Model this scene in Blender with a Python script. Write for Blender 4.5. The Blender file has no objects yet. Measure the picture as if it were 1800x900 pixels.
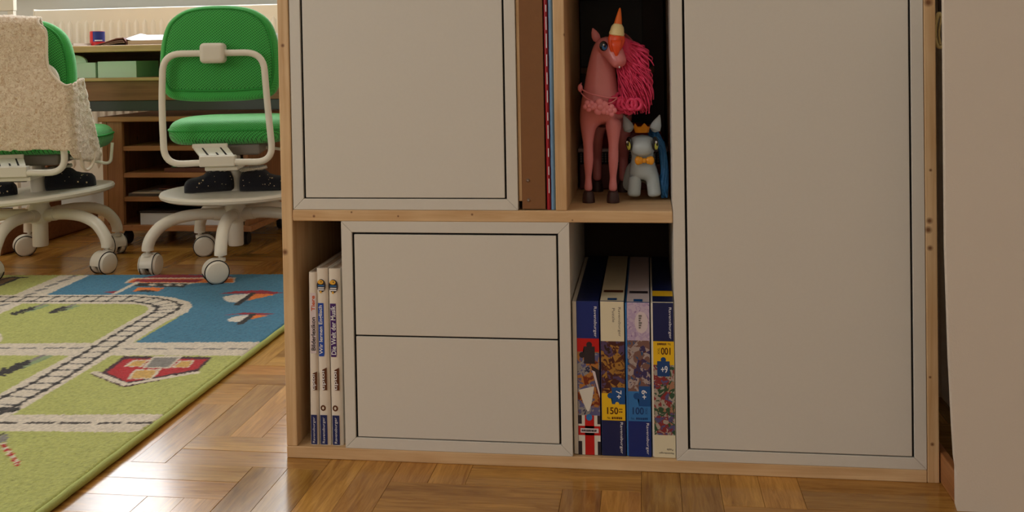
import bpy, bmesh, math, random
import numpy as np
from mathutils import Vector, Matrix, noise

PI = math.pi
rng = random.Random(11)
SC = bpy.context.scene
COL = SC.collection

# ------------------------------------------------------------------ camera
CAM_POS = Vector((0.46723, -1.45511, 0.61946))
YAW, PITCH, ROLL = -0.1358, 0.0199, 0.0174
F_PX, PPX, PPY = 1733.0, 900.0, 130.0


def camera_axes():
    cy, sy, cp, sp = math.cos(YAW), math.sin(YAW), math.cos(PITCH), math.sin(PITCH)
    cr, sr = math.cos(ROLL), math.sin(ROLL)
    fwd = Vector((sy * cp, cy * cp, -sp))
    right = Vector((cy, -sy, 0))
    down = fwd.cross(right)
    return cr * right + sr * down, -sr * right + cr * down, fwd


AX_R, AX_D, AX_F = camera_axes()
cam_data = bpy.data.cameras.new('camera')
cam = bpy.data.objects.new('camera', cam_data)
COL.objects.link(cam)
cam.matrix_world = Matrix(((AX_R.x, -AX_D.x, -AX_F.x, CAM_POS.x),
                           (AX_R.y, -AX_D.y, -AX_F.y, CAM_POS.y),
                           (AX_R.z, -AX_D.z, -AX_F.z, CAM_POS.z),
                           (0, 0, 0, 1)))
cam_data.sensor_fit = 'HORIZONTAL'
cam_data.sensor_width = 36.0
cam_data.lens = F_PX / 1800.0 * 36.0
cam_data.shift_x = (900.0 - PPX) / 1800.0
cam_data.shift_y = -(450.0 - PPY) / 1800.0
cam_data.clip_start = 0.02
SC.camera = cam

# ------------------------------------------------------------------ light
SC.view_settings.view_transform = 'Standard'
SC.view_settings.look = 'None'
SC.view_settings.gamma = 1.0
SC.view_settings.use_curve_mapping = False
SC.view_settings.exposure = 0.0

world = bpy.data.worlds.new('world')
SC.world = world
world.use_nodes = True
bg = world.node_tree.nodes['Background']
bg.inputs['Color'].default_value = (0.82, 0.90, 1.0, 1)
bg.inputs['Strength'].default_value = 1.2


def area_light(name, loc, target, sx, sy, power, color):
    d = bpy.data.lights.new(name, 'AREA')
    d.shape = 'RECTANGLE'
    d.size, d.size_y, d.energy, d.color = sx, sy, power, color
    o = bpy.data.objects.new(name, d)
    COL.objects.link(o)
    o.location = loc
    o.rotation_euler = (Vector(target) - Vector(loc)).to_track_quat('-Z', 'Y').to_euler()
    return o


# daylight in the back window over the radiator; the left-wall light is added fill
area_light('daylight_back_window', (-1.35, 2.62, 1.70), (-1.35, 0.0, 1.30), 1.9, 1.50, 92, (0.93, 0.97, 1.0))
area_light('added_side_fill', (-2.92, -2.3, 1.55), (0.0, -1.3, 0.9), 1.3, 1.3, 47, (1.0, 0.985, 0.96))

# ------------------------------------------------------------------ helpers


def set_props(o, label=None, cat=None, group=None, kind=None):
    if label: o['label'] = label
    if cat: o['category'] = cat
    if group: o['group'] = group
    if kind: o['kind'] = kind
    return o


def thing(name, label, cat, loc=(0, 0, 0), rz=0.0, group=None):
    o = bpy.data.objects.new(name, None)
    COL.objects.link(o)
    o.location = loc
    o.rotation_euler = (0, 0, rz)
    o.empty_display_size = 0.05
    return set_props(o, label, cat, group)


def link_mesh(name, me, m, parent=None, smooth=False, angle=None):
    o = bpy.data.objects.new(name, me)
    COL.objects.link(o)
    if m is not None and len(me.materials) == 0:
        me.materials.append(m)
    if parent is not None:
        o.parent = parent
    if smooth:
        me.polygons.foreach_set('use_smooth', [True] * len(me.polygons))
        if angle is not None:
            me.set_sharp_from_angle(angle=angle)
    return o


def from_bm(name, bm, m, parent=None, smooth=False, angle=None):
    me = bpy.data.meshes.new(name)
    bm.normal_update()
    bm.to_mesh(me)
    bm.free()
    return link_mesh(name, me, m, parent, smooth, angle)


def add_box(bm, lo, hi, rot=None):
    c = [(lo[i] + hi[i]) / 2 for i in range(3)]
    s = [(hi[i] - lo[i]) for i in range(3)]
    mat = Matrix.Translation(c)
    if rot is not None:
        mat = mat @ rot
    mat = mat @ Matrix.Diagonal((*s, 1))
    return bmesh.ops.create_cube(bm, size=1.0, matrix=mat)['verts']


def box(name, lo, hi, m, parent=None, bevel=0.0, seg=2):
    bm = bmesh.new()
    add_box(bm, lo, hi)
    if bevel > 0:
        bmesh.ops.bevel(bm, geom=bm.edges[:], offset=bevel, segments=seg, affect='EDGES', profile=0.5)
    return from_bm(name, bm, m, parent)


def boxes(name, L, m, parent=None, bevel=0.0):
    bm = bmesh.new()
    for lo, hi in L:
        add_box(bm, lo, hi)
    if bevel > 0:
        bmesh.ops.bevel(bm, geom=bm.edges[:], offset=bevel, segments=2, affect='EDGES', profile=0.5)
    return from_bm(name, bm, m, parent)


def loft_bm(rings, cap=True, closed=True, bm=None):
    bm = bm or bmesh.new()
    vs = [[bm.verts.new(p) for p in r] for r in rings]
    n = len(rings[0])
    for a, b in zip(vs[:-1], vs[1:]):
        for i in range(n if closed else n - 1):
            j = (i + 1) % n
            bm.faces.new((a[i], a[j], b[j], b[i]))
    if cap and closed:
        bm.faces.new(list(reversed(vs[0])))
        bm.faces.new(vs[-1])
    return bm


def loft(name, rings, m, parent=None, cap=True, closed=True, angle=math.radians(50)):
    bm = loft_bm(rings, cap, closed)
    bmesh.ops.recalc_face_normals(bm, faces=bm.faces)
    return from_bm(name, bm, m, parent, True, angle)


def smooth_path(pts, n=8, closed=False):
    P = [Vector(p) for p in pts]
    out = []
    N = len(P)
    for i in range(N if closed else N - 1):
        if closed:
            p0, p1, p2, p3 = P[(i - 1) % N], P[i], P[(i + 1) % N], P[(i + 2) % N]
        else:
            p0, p1, p2, p3 = P[max(i - 1, 0)], P[i], P[i + 1], P[min(i + 2, N - 1)]
        for k in range(n):
            t = k / n
            out.append(0.5 * ((2 * p1) + (p2 - p0) * t + (2 * p0 - 5 * p1 + 4 * p2 - p3) * t * t
                              + (3 * p1 - p0 - 3 * p2 + p3) * t ** 3))
    if not closed:
        out.append(P[-1])
    return out


def fillet_path(pts, r, n=6, closed=False):
    P = [Vector(p) for p in pts]
    N = len(P)
    out = []
    for i in range(N):
        if not closed and i in (0, N - 1):
            out.append(P[i]); continue
        a, b, c = P[(i - 1) % N], P[i], P[(i + 1) % N]
        d1, d2 = (a - b), (c - b)
        rr = min(r, d1.length * 0.49, d2.length * 0.49)
        s, e = b + d1.normalized() * rr, b + d2.normalized() * rr
        for k in range(n + 1):
            t = k / n
            out.append((1 - t) ** 2 * s + 2 * t * (1 - t) * b + t * t * e)
    return out


def tube_rings(path, radius, seg=12, closed=False):
    P = [Vector(p) for p in path]
    N = len(P)
    rings = []
    up = None
    for i in range(N):
        if closed:
            t = (P[(i + 1) % N] - P[(i - 1) % N])
        else:
            t = P[min(i + 1, N - 1)] - P[max(i - 1, 0)]
        if t.length < 1e-9:
            t = Vector((0, 0, 1))
        t.normalize()
        if up is None:
            up = t.orthogonal().normalized()
        u = up - t * up.dot(t)
        if u.length < 1e-6:
            u = t.orthogonal()
        u.normalize()
        up = u
        v = t.cross(u)
        r = radius(i / max(1, N - 1)) if callable(radius) else radius
        rings.append([P[i] + (u * math.cos(2 * PI * k / seg) + v * math.sin(2 * PI * k / seg)) * r for k in range(seg)])
    return rings


def tube_bm(path, radius, seg=12, closed=False, bm=None):
    rings = tube_rings(path, radius, seg, closed)
    if closed:
        rings.append(rings[0])
    bm = loft_bm(rings, cap=not closed, bm=bm)
    if closed:
        bmesh.ops.remove_doubles(bm, verts=bm.verts[:], dist=1e-6)
    return bm


def tube(name, path, radius, m, parent=None, seg=12, closed=False):
    bm = tube_bm(path, radius, seg, closed)
    bmesh.ops.recalc_face_normals(bm, faces=bm.faces)
    return from_bm(name, bm, m, parent, True, math.radians(60))


def lathe(name, prof, m, parent=None, seg=32, mat=None, angle=math.radians(35)):
    rings = [[Vector((r * math.cos(2 * PI * k / seg), r * math.sin(2 * PI * k / seg), z)) for k in range(seg)] for r, z in prof]
    bm = loft_bm(rings)
    if mat is not None:
        bmesh.ops.transform(bm, matrix=mat, verts=bm.verts)
    bmesh.ops.recalc_face_normals(bm, faces=bm.faces)
    return from_bm(name, bm, m, parent, True, angle)


def ball(name, loc, rad, m, parent=None, seg=16, rot=None):
    bm = bmesh.new()
    mat = Matrix.Translation(loc)
    if rot is not None:
        mat = mat @ rot
    rad = rad if hasattr(rad, '__len__') else (rad,) * 3
    bmesh.ops.create_uvsphere(bm, u_segments=seg, v_segments=max(6, seg // 2), radius=1.0,
                              matrix=mat @ Matrix.Diagonal((*rad, 1)))
    return from_bm(name, bm, m, parent, True)


def pad_rings(outline, y0, y1, rnd, n=5, inset_scale=1.0):
    """rounded slab: outline is a list of (a, b); extruded from y0 to y1 with rounded rims"""
    ca = sum(p[0] for p in outline) / len(outline)
    cb = sum(p[1] for p in outline) / len(outline)
    ha = max(abs(p[0] - ca) for p in outline)
    hb = max(abs(p[1] - cb) for p in outline)
    rings = []

    def ring(ins, y):
        return [(ca + (p[0] - ca) * (1 - ins / ha), cb + (p[1] - cb) * (1 - ins / hb), y) for p in outline]
    for ins in (0.6, 0.3):
        pass
    for k in range(n + 1):
        t = k / n * PI / 2
        rings.append(ring(rnd * (1 - math.sin(t)), y0 + rnd * (1 - math.cos(t))))
    for k in range(n + 1):
        t = k / n * PI / 2
        rings.append(ring(rnd * (1 - math.cos(t)), y1 - rnd * (1 - math.sin(t))))
    return rings


def skin_mesh(name, joints, edges, m, parent=None, levels=2):
    """one continuous body grown around a skeleton: joints = [(x, y, z, radius)]"""
    me = bpy.data.meshes.new(name + '_skeleton')
    me.from_pydata([j[:3] for j in joints], edges, [])
    tmp = bpy.data.objects.new(name + '_skeleton', me)
    COL.objects.link(tmp)
    tmp.modifiers.new('skin', 'SKIN').use_smooth_shade = True
    for i, j in enumerate(joints):
        r = j[3] if hasattr(j[3], '__len__') else (j[3], j[3])
        me.skin_vertices[0].data[i].radius = r
    me.skin_vertices[0].data[0].use_root = True
    sub = tmp.modifiers.new('sub', 'SUBSURF')
    sub.levels = sub.render_levels = levels
    dg = bpy.context.evaluated_depsgraph_get()
    out = bpy.data.meshes.new_from_object(tmp.evaluated_get(dg))
    out.name = name
    bpy.data.objects.remove(tmp)
    out.materials.clear()
    return link_mesh(name, out, m, parent, True)


def text(name, body, m, parent, center, width, height, rot=0.0, depth=0.0, bold=0.0, plane='front', label=None):
    """flat lettering on a plane: front = facing -Y (a -> X, b -> Z)"""
    c = bpy.data.curves.new(name, 'FONT')
    c.body = body
    c.align_x = 'CENTER'
    c.align_y = 'CENTER'
    c.offset = bold
    c.resolution_u = 3
    tmp = bpy.data.objects.new(name, c)
    COL.objects.link(tmp)
    dg = bpy.context.evaluated_depsgraph_get()
    me = bpy.data.meshes.new_from_object(tmp.evaluated_get(dg))
    bpy.data.objects.remove(tmp)
    co = np.empty(len(me.vertices) * 3)
    me.vertices.foreach_get('co', co)
    co = co.reshape(-1, 3)
    lo, hi = co.min(0), co.max(0)
    co[:, 0] = (co[:, 0] - (lo[0] + hi[0]) / 2) * width / (hi[0] - lo[0])
    co[:, 1] = (co[:, 1] - (lo[1] + hi[1]) / 2) * height / (hi[1] - lo[1])
    ca, sa = math.cos(rot), math.sin(rot)
    a = co[:, 0] * ca - co[:, 1] * sa
    b = co[:, 0] * sa + co[:, 1] * ca
    co = np.stack([center[0] + a, np.full(len(a), center[1]), center[2] + b], 1)
    me.vertices.foreach_set('co', co.ravel())
    me.materials.clear()
    me.name = name
    o = link_mesh(name, me, m, parent)
    if label:
        o['label'] = label
    return o


def front_poly(name, pts, y, m, parent, thick=0.0003):
    """a flat printed patch lying on a front face: pts = [(x, z)], outward is -Y"""
    bm = bmesh.new()
    f = bm.faces.new([bm.verts.new((p[0], y, p[1])) for p in pts])
    bmesh.ops.triangulate(bm, faces=[f])
    return from_bm(name, bm, m, parent)


def patch(name, x0, x1, z0, z1, y, m, parent):
    return front_poly(name, [(x0, z0), (x1, z0), (x1, z1), (x0, z1)], y, m, parent)


def copy_tree(o, parent=None):
    c = o.copy()
    COL.objects.link(c)
    c.parent = parent
    for ch in list(o.children):
        copy_tree(ch, c)
    return c


# ------------------------------------------------------------------ materials


def srgb(r, g, b):
    def f(c):
        c /= 255.0
        return c / 12.92 if c <= 0.04045 else ((c + 0.055) / 1.055) ** 2.4
    return (f(r), f(g), f(b), 1.0)


def new_mat(name):
    m = bpy.data.materials.new(name)
    m.use_nodes = True
    nt = m.node_tree
    return m, nt, nt.nodes['Principled BSDF']


def node(nt, kind, **kw):
    n = nt.nodes.new(kind)
    for k, v in kw.items():
        if k in n.inputs:
            n.inputs[k].default_value = v
        else:
            setattr(n, k, v)
    return n


def plain(name, col, rough=0.5, metal=0.0, bump=0.0, bscale=300.0, vary=0.0, vscale=40.0, spec=0.5, trans=0.0, sheen=0.0, emis=None):
    m, nt, b = new_mat(name)
    b.inputs['Base Color'].default_value = col
    b.inputs['Roughness'].default_value = rough
    b.inputs['Metallic'].default_value = metal
    b.inputs['Specular IOR Level'].default_value = spec
    b.inputs['Transmission Weight'].default_value = trans
    b.inputs['Sheen Weight'].default_value = sheen
    tc = None
    if bump or vary:
        tc = node(nt, 'ShaderNodeTexCoord')
    if vary:
        nz = node(nt, 'ShaderNodeTexNoise', Scale=vscale, Detail=5.0)
        nt.links.new(tc.outputs['Object'], nz.inputs['Vector'])
        mx = node(nt, 'ShaderNodeMix', data_type='RGBA')
        mx.inputs[6].default_value = tuple(c * (1 - vary) for c in col[:3]) + (1,)
        mx.inputs[7].default_value = tuple(min(1, c * (1 + vary)) for c in col[:3]) + (1,)
        nt.links.new(nz.outputs['Fac'], mx.inputs[0])
        nt.links.new(mx.outputs[2], b.inputs['Base Color'])
    if bump:
        n2 = node(nt, 'ShaderNodeTexNoise', Scale=bscale, Detail=3.0)
        nt.links.new(tc.outputs['Object'], n2.inputs['Vector'])
        bp = node(nt, 'ShaderNodeBump', Strength=bump, Distance=0.002)
        nt.links.new(n2.outputs['Fac'], bp.inputs['Height'])
        nt.links.new(bp.outputs['Normal'], b.inputs['Normal'])
    return m


def wood(name, light, dark, axis, rough=0.5, grain=90.0, knots=True, knot_col=None, at=()):
    """plain sawn boards, grain running along the given axis (0, 1, 2) of the object"""
    m, nt, b = new_mat(name)
    b.inputs['Roughness'].default_value = rough
    tc = node(nt, 'ShaderNodeTexCoord')
    mp = node(nt, 'ShaderNodeMapping')
    s = [1.0, 1.0, 1.0]
    s[axis] = 0.045
    mp.inputs['Scale'].default_value = s
    nt.links.new(tc.outputs['Object'], mp.inputs['Vector'])
    n1 = node(nt, 'ShaderNodeTexNoise', Scale=grain, Detail=4.0, Roughness=0.6, Distortion=0.6)
    nt.links.new(mp.outputs[0], n1.inputs['Vector'])
    n0 = node(nt, 'ShaderNodeTexNoise', Scale=9.0, Detail=2.0)
    nt.links.new(tc.outputs['Object'], n0.inputs['Vector'])
    add = node(nt, 'ShaderNodeMath', operation='MULTIPLY_ADD')
    add.inputs[1].default_value = 0.65
    nt.links.new(n1.outputs['Fac'], add.inputs[0])
    sc = node(nt, 'ShaderNodeMath', operation='MULTIPLY')
    sc.inputs[1].default_value = 0.35
    nt.links.new(n0.outputs['Fac'], sc.inputs[0])
    nt.links.new(sc.outputs[0], add.inputs[2])
    ramp = node(nt, 'ShaderNodeValToRGB')
    ramp.color_ramp.elements[0].position = 0.33
    ramp.color_ramp.elements[0].color = dark
    ramp.color_ramp.elements[1].position = 0.62
    ramp.color_ramp.elements[1].color = light
    nt.links.new(add.outputs[0], ramp.inputs['Fac'])
    last = ramp.outputs['Color']
    if knots:
        mk = node(nt, 'ShaderNodeMapping')
        ks = [1.0, 1.0, 1.0]
        ks[axis] = 0.6
        mk.inputs['Scale'].default_value = ks
        nt.links.new(tc.outputs['Object'], mk.inputs['Vector'])
        vo = node(nt, 'ShaderNodeTexVoronoi', Scale=19.0)
        nt.links.new(mk.outputs[0], vo.inputs['Vector'])
        kr = node(nt, 'ShaderNodeMapRange')
        kr.inputs['From Min'].default_value = 0.05
        kr.inputs['From Max'].default_value = 0.105
        kr.inputs['To Min'].default_value = 0.8
        kr.inputs['To Max'].default_value = 0.0
        nt.links.new(vo.outputs['Distance'], kr.inputs['Value'])
        mx = node(nt, 'ShaderNodeMix', data_type='RGBA')
        mx.inputs[7].default_value = knot_col or tuple(c * 0.35 for c in dark[:3]) + (1,)
        nt.links.new(kr.outputs[0], mx.inputs[0])
        nt.links.new(last, mx.inputs[6])
        last = mx.outputs[2]
    for kx, kz, kr_ in at:                           # branch knots where the boards have them
        sub_ = node(nt, 'ShaderNodeVectorMath', operation='SUBTRACT')
        nt.links.new(tc.outputs['Object'], sub_.inputs[0])
        sub_.inputs[1].default_value = (kx, 0.0, kz)
        mulv = node(nt, 'ShaderNodeVectorMath', operation='MULTIPLY')
        nt.links.new(sub_.outputs[0], mulv.inputs[0])
        mulv.inputs[1].default_value = (1, 0.25, 1)
        ln = node(nt, 'ShaderNodeVectorMath', operation='LENGTH')
        nt.links.new(mulv.outputs[0], ln.inputs[0])
        mr = node(nt, 'ShaderNodeMapRange')
        mr.inputs['From Min'].default_value = kr_ * 0.35
        mr.inputs['From Max'].default_value = kr_ * 1.25
        mr.inputs['To Min'].default_value = 0.9
        mr.inputs['To Max'].default_value = 0.0
        nt.links.new(ln.outputs['Value'], mr.inputs['Value'])
        mx = node(nt, 'ShaderNodeMix', data_type='RGBA')
        mx.inputs[7].default_value = srgb(112, 62, 28)
        nt.links.new(mr.outputs[0], mx.inputs[0])
        nt.links.new(last, mx.inputs[6])
        last = mx.outputs[2]
    nt.links.new(last, b.inputs['Base Color'])
    bp = node(nt, 'ShaderNodeBump', Strength=0.12, Distance=0.001)
    nt.links.new(n1.outputs['Fac'], bp.inputs['Height'])
    nt.links.new(bp.outputs['Normal'], b.inputs['Normal'])
    return m


def mesh_fabric(name, col, dark, pitch=0.008, rough=0.8, bump=0.6):
    """open spacer-mesh upholstery: diagonal lattice of small darker holes"""
    m, nt, b = new_mat(name)
    b.inputs['Roughness'].default_value = rough
    b.inputs['Sheen Weight'].default_value = 0.3
    tc = node(nt, 'ShaderNodeTexCoord')
    sp = node(nt, 'ShaderNodeSeparateXYZ')
    nt.links.new(tc.outputs['Object'], sp.inputs[0])

    def mth(op, a, c):
        n = node(nt, 'ShaderNodeMath', operation=op)
        for i, v in enumerate((a, c)):
            if isinstance(v, (int, float)):
                n.inputs[i].default_value = v
            elif v is not None:
                nt.links.new(v, n.inputs[i])
        return n.outputs[0]
    w = mth('ADD', sp.outputs[1], sp.outputs[2])
    k = PI / pitch
    s1 = mth('SINE', mth('MULTIPLY', mth('ADD', sp.outputs[0], w), k), None)
    s2 = mth('SINE', mth('MULTIPLY', mth('SUBTRACT', sp.outputs[0], w), k), None)
    h = mth('MULTIPLY', s1, s2)
    h2 = mth('ABSOLUTE', h, None)
    ramp = node(nt, 'ShaderNodeValToRGB')
    ramp.color_ramp.elements[0].position = 0.25
    ramp.color_ramp.elements[0].color = col
    ramp.color_ramp.elements[1].position = 0.85
    ramp.color_ramp.elements[1].color = dark
    nt.links.new(h2, ramp.inputs['Fac'])
    nt.links.new(ramp.outputs['Color'], b.inputs['Base Color'])
    bp = node(nt, 'ShaderNodeBump', Strength=bump, Distance=0.0015)
    bp.invert = True
    nt.links.new(h2, bp.inputs['Height'])
    nt.links.new(bp.outputs['Normal'], b.inputs['Normal'])
    return m


def fleece(name, col, dark, scale=160.0):
    m, nt, b = new_mat(name)
    b.inputs['Roughness'].default_value = 0.95
    b.inputs['Sheen Weight'].default_value = 0.5
    tc = node(nt, 'ShaderNodeTexCoord')
    n1 = node(nt, 'ShaderNodeTexNoise', Scale=scale, Detail=4.0, Roughness=0.7, Distortion=1.5)
    nt.links.new(tc.outputs['Object'], n1.inputs['Vector'])
    ramp = node(nt, 'ShaderNodeValToRGB')
    ramp.color_ramp.elements[0].position = 0.36
    ramp.color_ramp.elements[0].color = dark
    ramp.color_ramp.elements[1].position = 0.56
    ramp.color_ramp.elements[1].color = col
    nt.links.new(n1.outputs['Fac'], ramp.inputs['Fac'])
    nt.links.new(ramp.outputs['Color'], b.inputs['Base Color'])
    bp = node(nt, 'ShaderNodeBump', Strength=0.8, Distance=0.004)
    nt.links.new(n1.outputs['Fac'], bp.inputs['Height'])
    nt.links.new(bp.outputs['Normal'], b.inputs['Normal'])
    return m


def picture(name, stops, scale=60.0, seed=0.0, dist=1.2):
    """soft mottled print made of the given colours"""
    m, nt, b = new_mat(name)
    b.inputs['Roughness'].default_value = 0.35
    tc = node(nt, 'ShaderNodeTexCoord')
    mp = node(nt, 'ShaderNodeMapping')
    mp.inputs['Location'].default_value = (seed, seed * 1.7, seed * 0.6)
    nt.links.new(tc.outputs['Object'], mp.inputs['Vector'])
    n1 = node(nt, 'ShaderNodeTexNoise', Scale=scale, Detail=2.5, Roughness=0.62, Distortion=dist)
    nt.links.new(mp.outputs[0], n1.inputs['Vector'])
    vo = node(nt, 'ShaderNodeTexVoronoi', Scale=scale * 1.6)
    nt.links.new(mp.outputs[0], vo.inputs['Vector'])
    sep = node(nt, 'ShaderNodeSeparateColor')
    nt.links.new(vo.outputs['Color'], sep.inputs[0])
    mixf = node(nt, 'ShaderNodeMix')
    mixf.inputs[0].default_value = 0.32
    nt.links.new(n1.outputs['Fac'], mixf.inputs[2])
    nt.links.new(sep.outputs[0], mixf.inputs[3])
    ramp = node(nt, 'ShaderNodeValToRGB')
    cr = ramp.color_ramp
    cr.interpolation = 'CONSTANT'
    while len(cr.elements) < len(stops):
        cr.elements.new(0.5)
    for i, c in enumerate(stops):
        cr.elements[i].position = 0.12 + 0.7 * i / len(stops) if i else 0.0
        cr.elements[i].color = c
    nt.links.new(mixf.outputs[0], ramp.inputs['Fac'])
    nt.links.new(ramp.outputs['Color'], b.inputs['Base Color'])
    return m


def clear_pane(name, tint=(1, 1, 1, 1), rough=0.02, gloss=0.08):
    m, nt, b = new_mat(name)
    out = nt.nodes['Material Output']
    tr = node(nt, 'ShaderNodeBsdfTransparent')
    tr.inputs['Color'].default_value = tint
    gl = node(nt, 'ShaderNodeBsdfGlossy')
    gl.inputs['Roughness'].default_value = rough
    mx = node(nt, 'ShaderNodeMixShader')
    mx.inputs[0].default_value = gloss
    nt.links.new(tr.outputs[0], mx.inputs[1])
    nt.links.new(gl.outputs[0], mx.inputs[2])
    nt.links.new(mx.outputs[0], out.inputs['Surface'])
    return m


def parquet():
    m, nt, b = new_mat('oak_parquet')
    uv = node(nt, 'ShaderNodeUVMap')
    oi = node(nt, 'ShaderNodeObjectInfo')
    at = node(nt, 'ShaderNodeAttribute', attribute_name='rnd')
    rn = node(nt, 'ShaderNodeMath', operation='ADD')
    nt.links.new(oi.outputs['Random'], rn.inputs[0])
    nt.links.new(at.outputs['Fac'], rn.inputs[1])
    fr = node(nt, 'ShaderNodeMath', operation='FRACT')
    nt.links.new(rn.outputs[0], fr.inputs[0])
    off = node(nt, 'ShaderNodeCombineXYZ')
    mul = node(nt, 'ShaderNodeMath', operation='MULTIPLY')
    mul.inputs[1].default_value = 37.0
    nt.links.new(fr.outputs[0], mul.inputs[0])
    for i in range(3):
        nt.links.new(mul.outputs[0], off.inputs[i])
    va = node(nt, 'ShaderNodeVectorMath', operation='ADD')
    nt.links.new(uv.outputs[0], va.inputs[0])
    nt.links.new(off.outputs[0], va.inputs[1])
    mp = node(nt, 'ShaderNodeMapping')
    mp.inputs['Scale'].default_value = (0.09, 1.0, 1.0)
    nt.links.new(va.outputs[0], mp.inputs['Vector'])
    n1 = node(nt, 'ShaderNodeTexNoise', Scale=130.0, Detail=5.0, Roughness=0.65, Distortion=0.8)
    nt.links.new(mp.outputs[0], n1.inputs['Vector'])
    n2 = node(nt, 'ShaderNodeTexNoise', Scale=14.0, Detail=2.0, Distortion=0.5)
    nt.links.new(mp.outputs[0], n2.inputs['Vector'])
    ramp = node(nt, 'ShaderNodeValToRGB')
    cr = ramp.color_ramp
    cr.elements[0].position = 0.32
    cr.elements[0].color = srgb(138, 92, 44)
    cr.elements[1].position = 0.68
    cr.elements[1].color = srgb(214, 162, 92)
    mx0 = node(nt, 'ShaderNodeMix')
    mx0.inputs[0].default_value = 0.4
    nt.links.new(n1.outputs['Fac'], mx0.inputs[2])
    nt.links.new(n2.outputs['Fac'], mx0.inputs[3])
    nt.links.new(mx0.outputs[0], ramp.inputs['Fac'])
    hsv = node(nt, 'ShaderNodeHueSaturation')
    val = node(nt, 'ShaderNodeMapRange')
    val.inputs['To Min'].default_value = 0.76
    val.inputs['To Max'].default_value = 1.16
    nt.links.new(fr.outputs[0], val.inputs['Value'])
    nt.links.new(val.outputs[0], hsv.inputs['Value'])
    hu = node(nt, 'ShaderNodeMapRange')
    fr2 = node(nt, 'ShaderNodeMath', operation='FRACT')
    nt.links.new(mul.outputs[0], fr2.inputs[0])
    nt.links.new(fr2.outputs[0], hu.inputs['Value'])
    hu.inputs['To Min'].default_value = 0.494
    hu.inputs['To Max'].default_value = 0.506
    nt.links.new(hu.outputs[0], hsv.inputs['Hue'])
    hsv.inputs['Saturation'].default_value = 1.05
    nt.links.new(ramp.outputs['Color'], hsv.inputs['Color'])
    nt.links.new(hsv.outputs['Color'], b.inputs['Base Color'])
    rr = node(nt, 'ShaderNodeMapRange')
    rr.inputs['To Min'].default_value = 0.15
    rr.inputs['To Max'].default_value = 0.25
    nt.links.new(n2.outputs['Fac'], rr.inputs['Value'])
    nt.links.new(rr.outputs[0], b.inputs['Roughness'])
    bp = node(nt, 'ShaderNodeBump', Strength=0.05, Distance=0.001)
    nt.links.new(n1.outputs['Fac'], bp.inputs['Height'])
    nt.links.new(bp.outputs['Normal'], b.inputs['Normal'])
    return m


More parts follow.
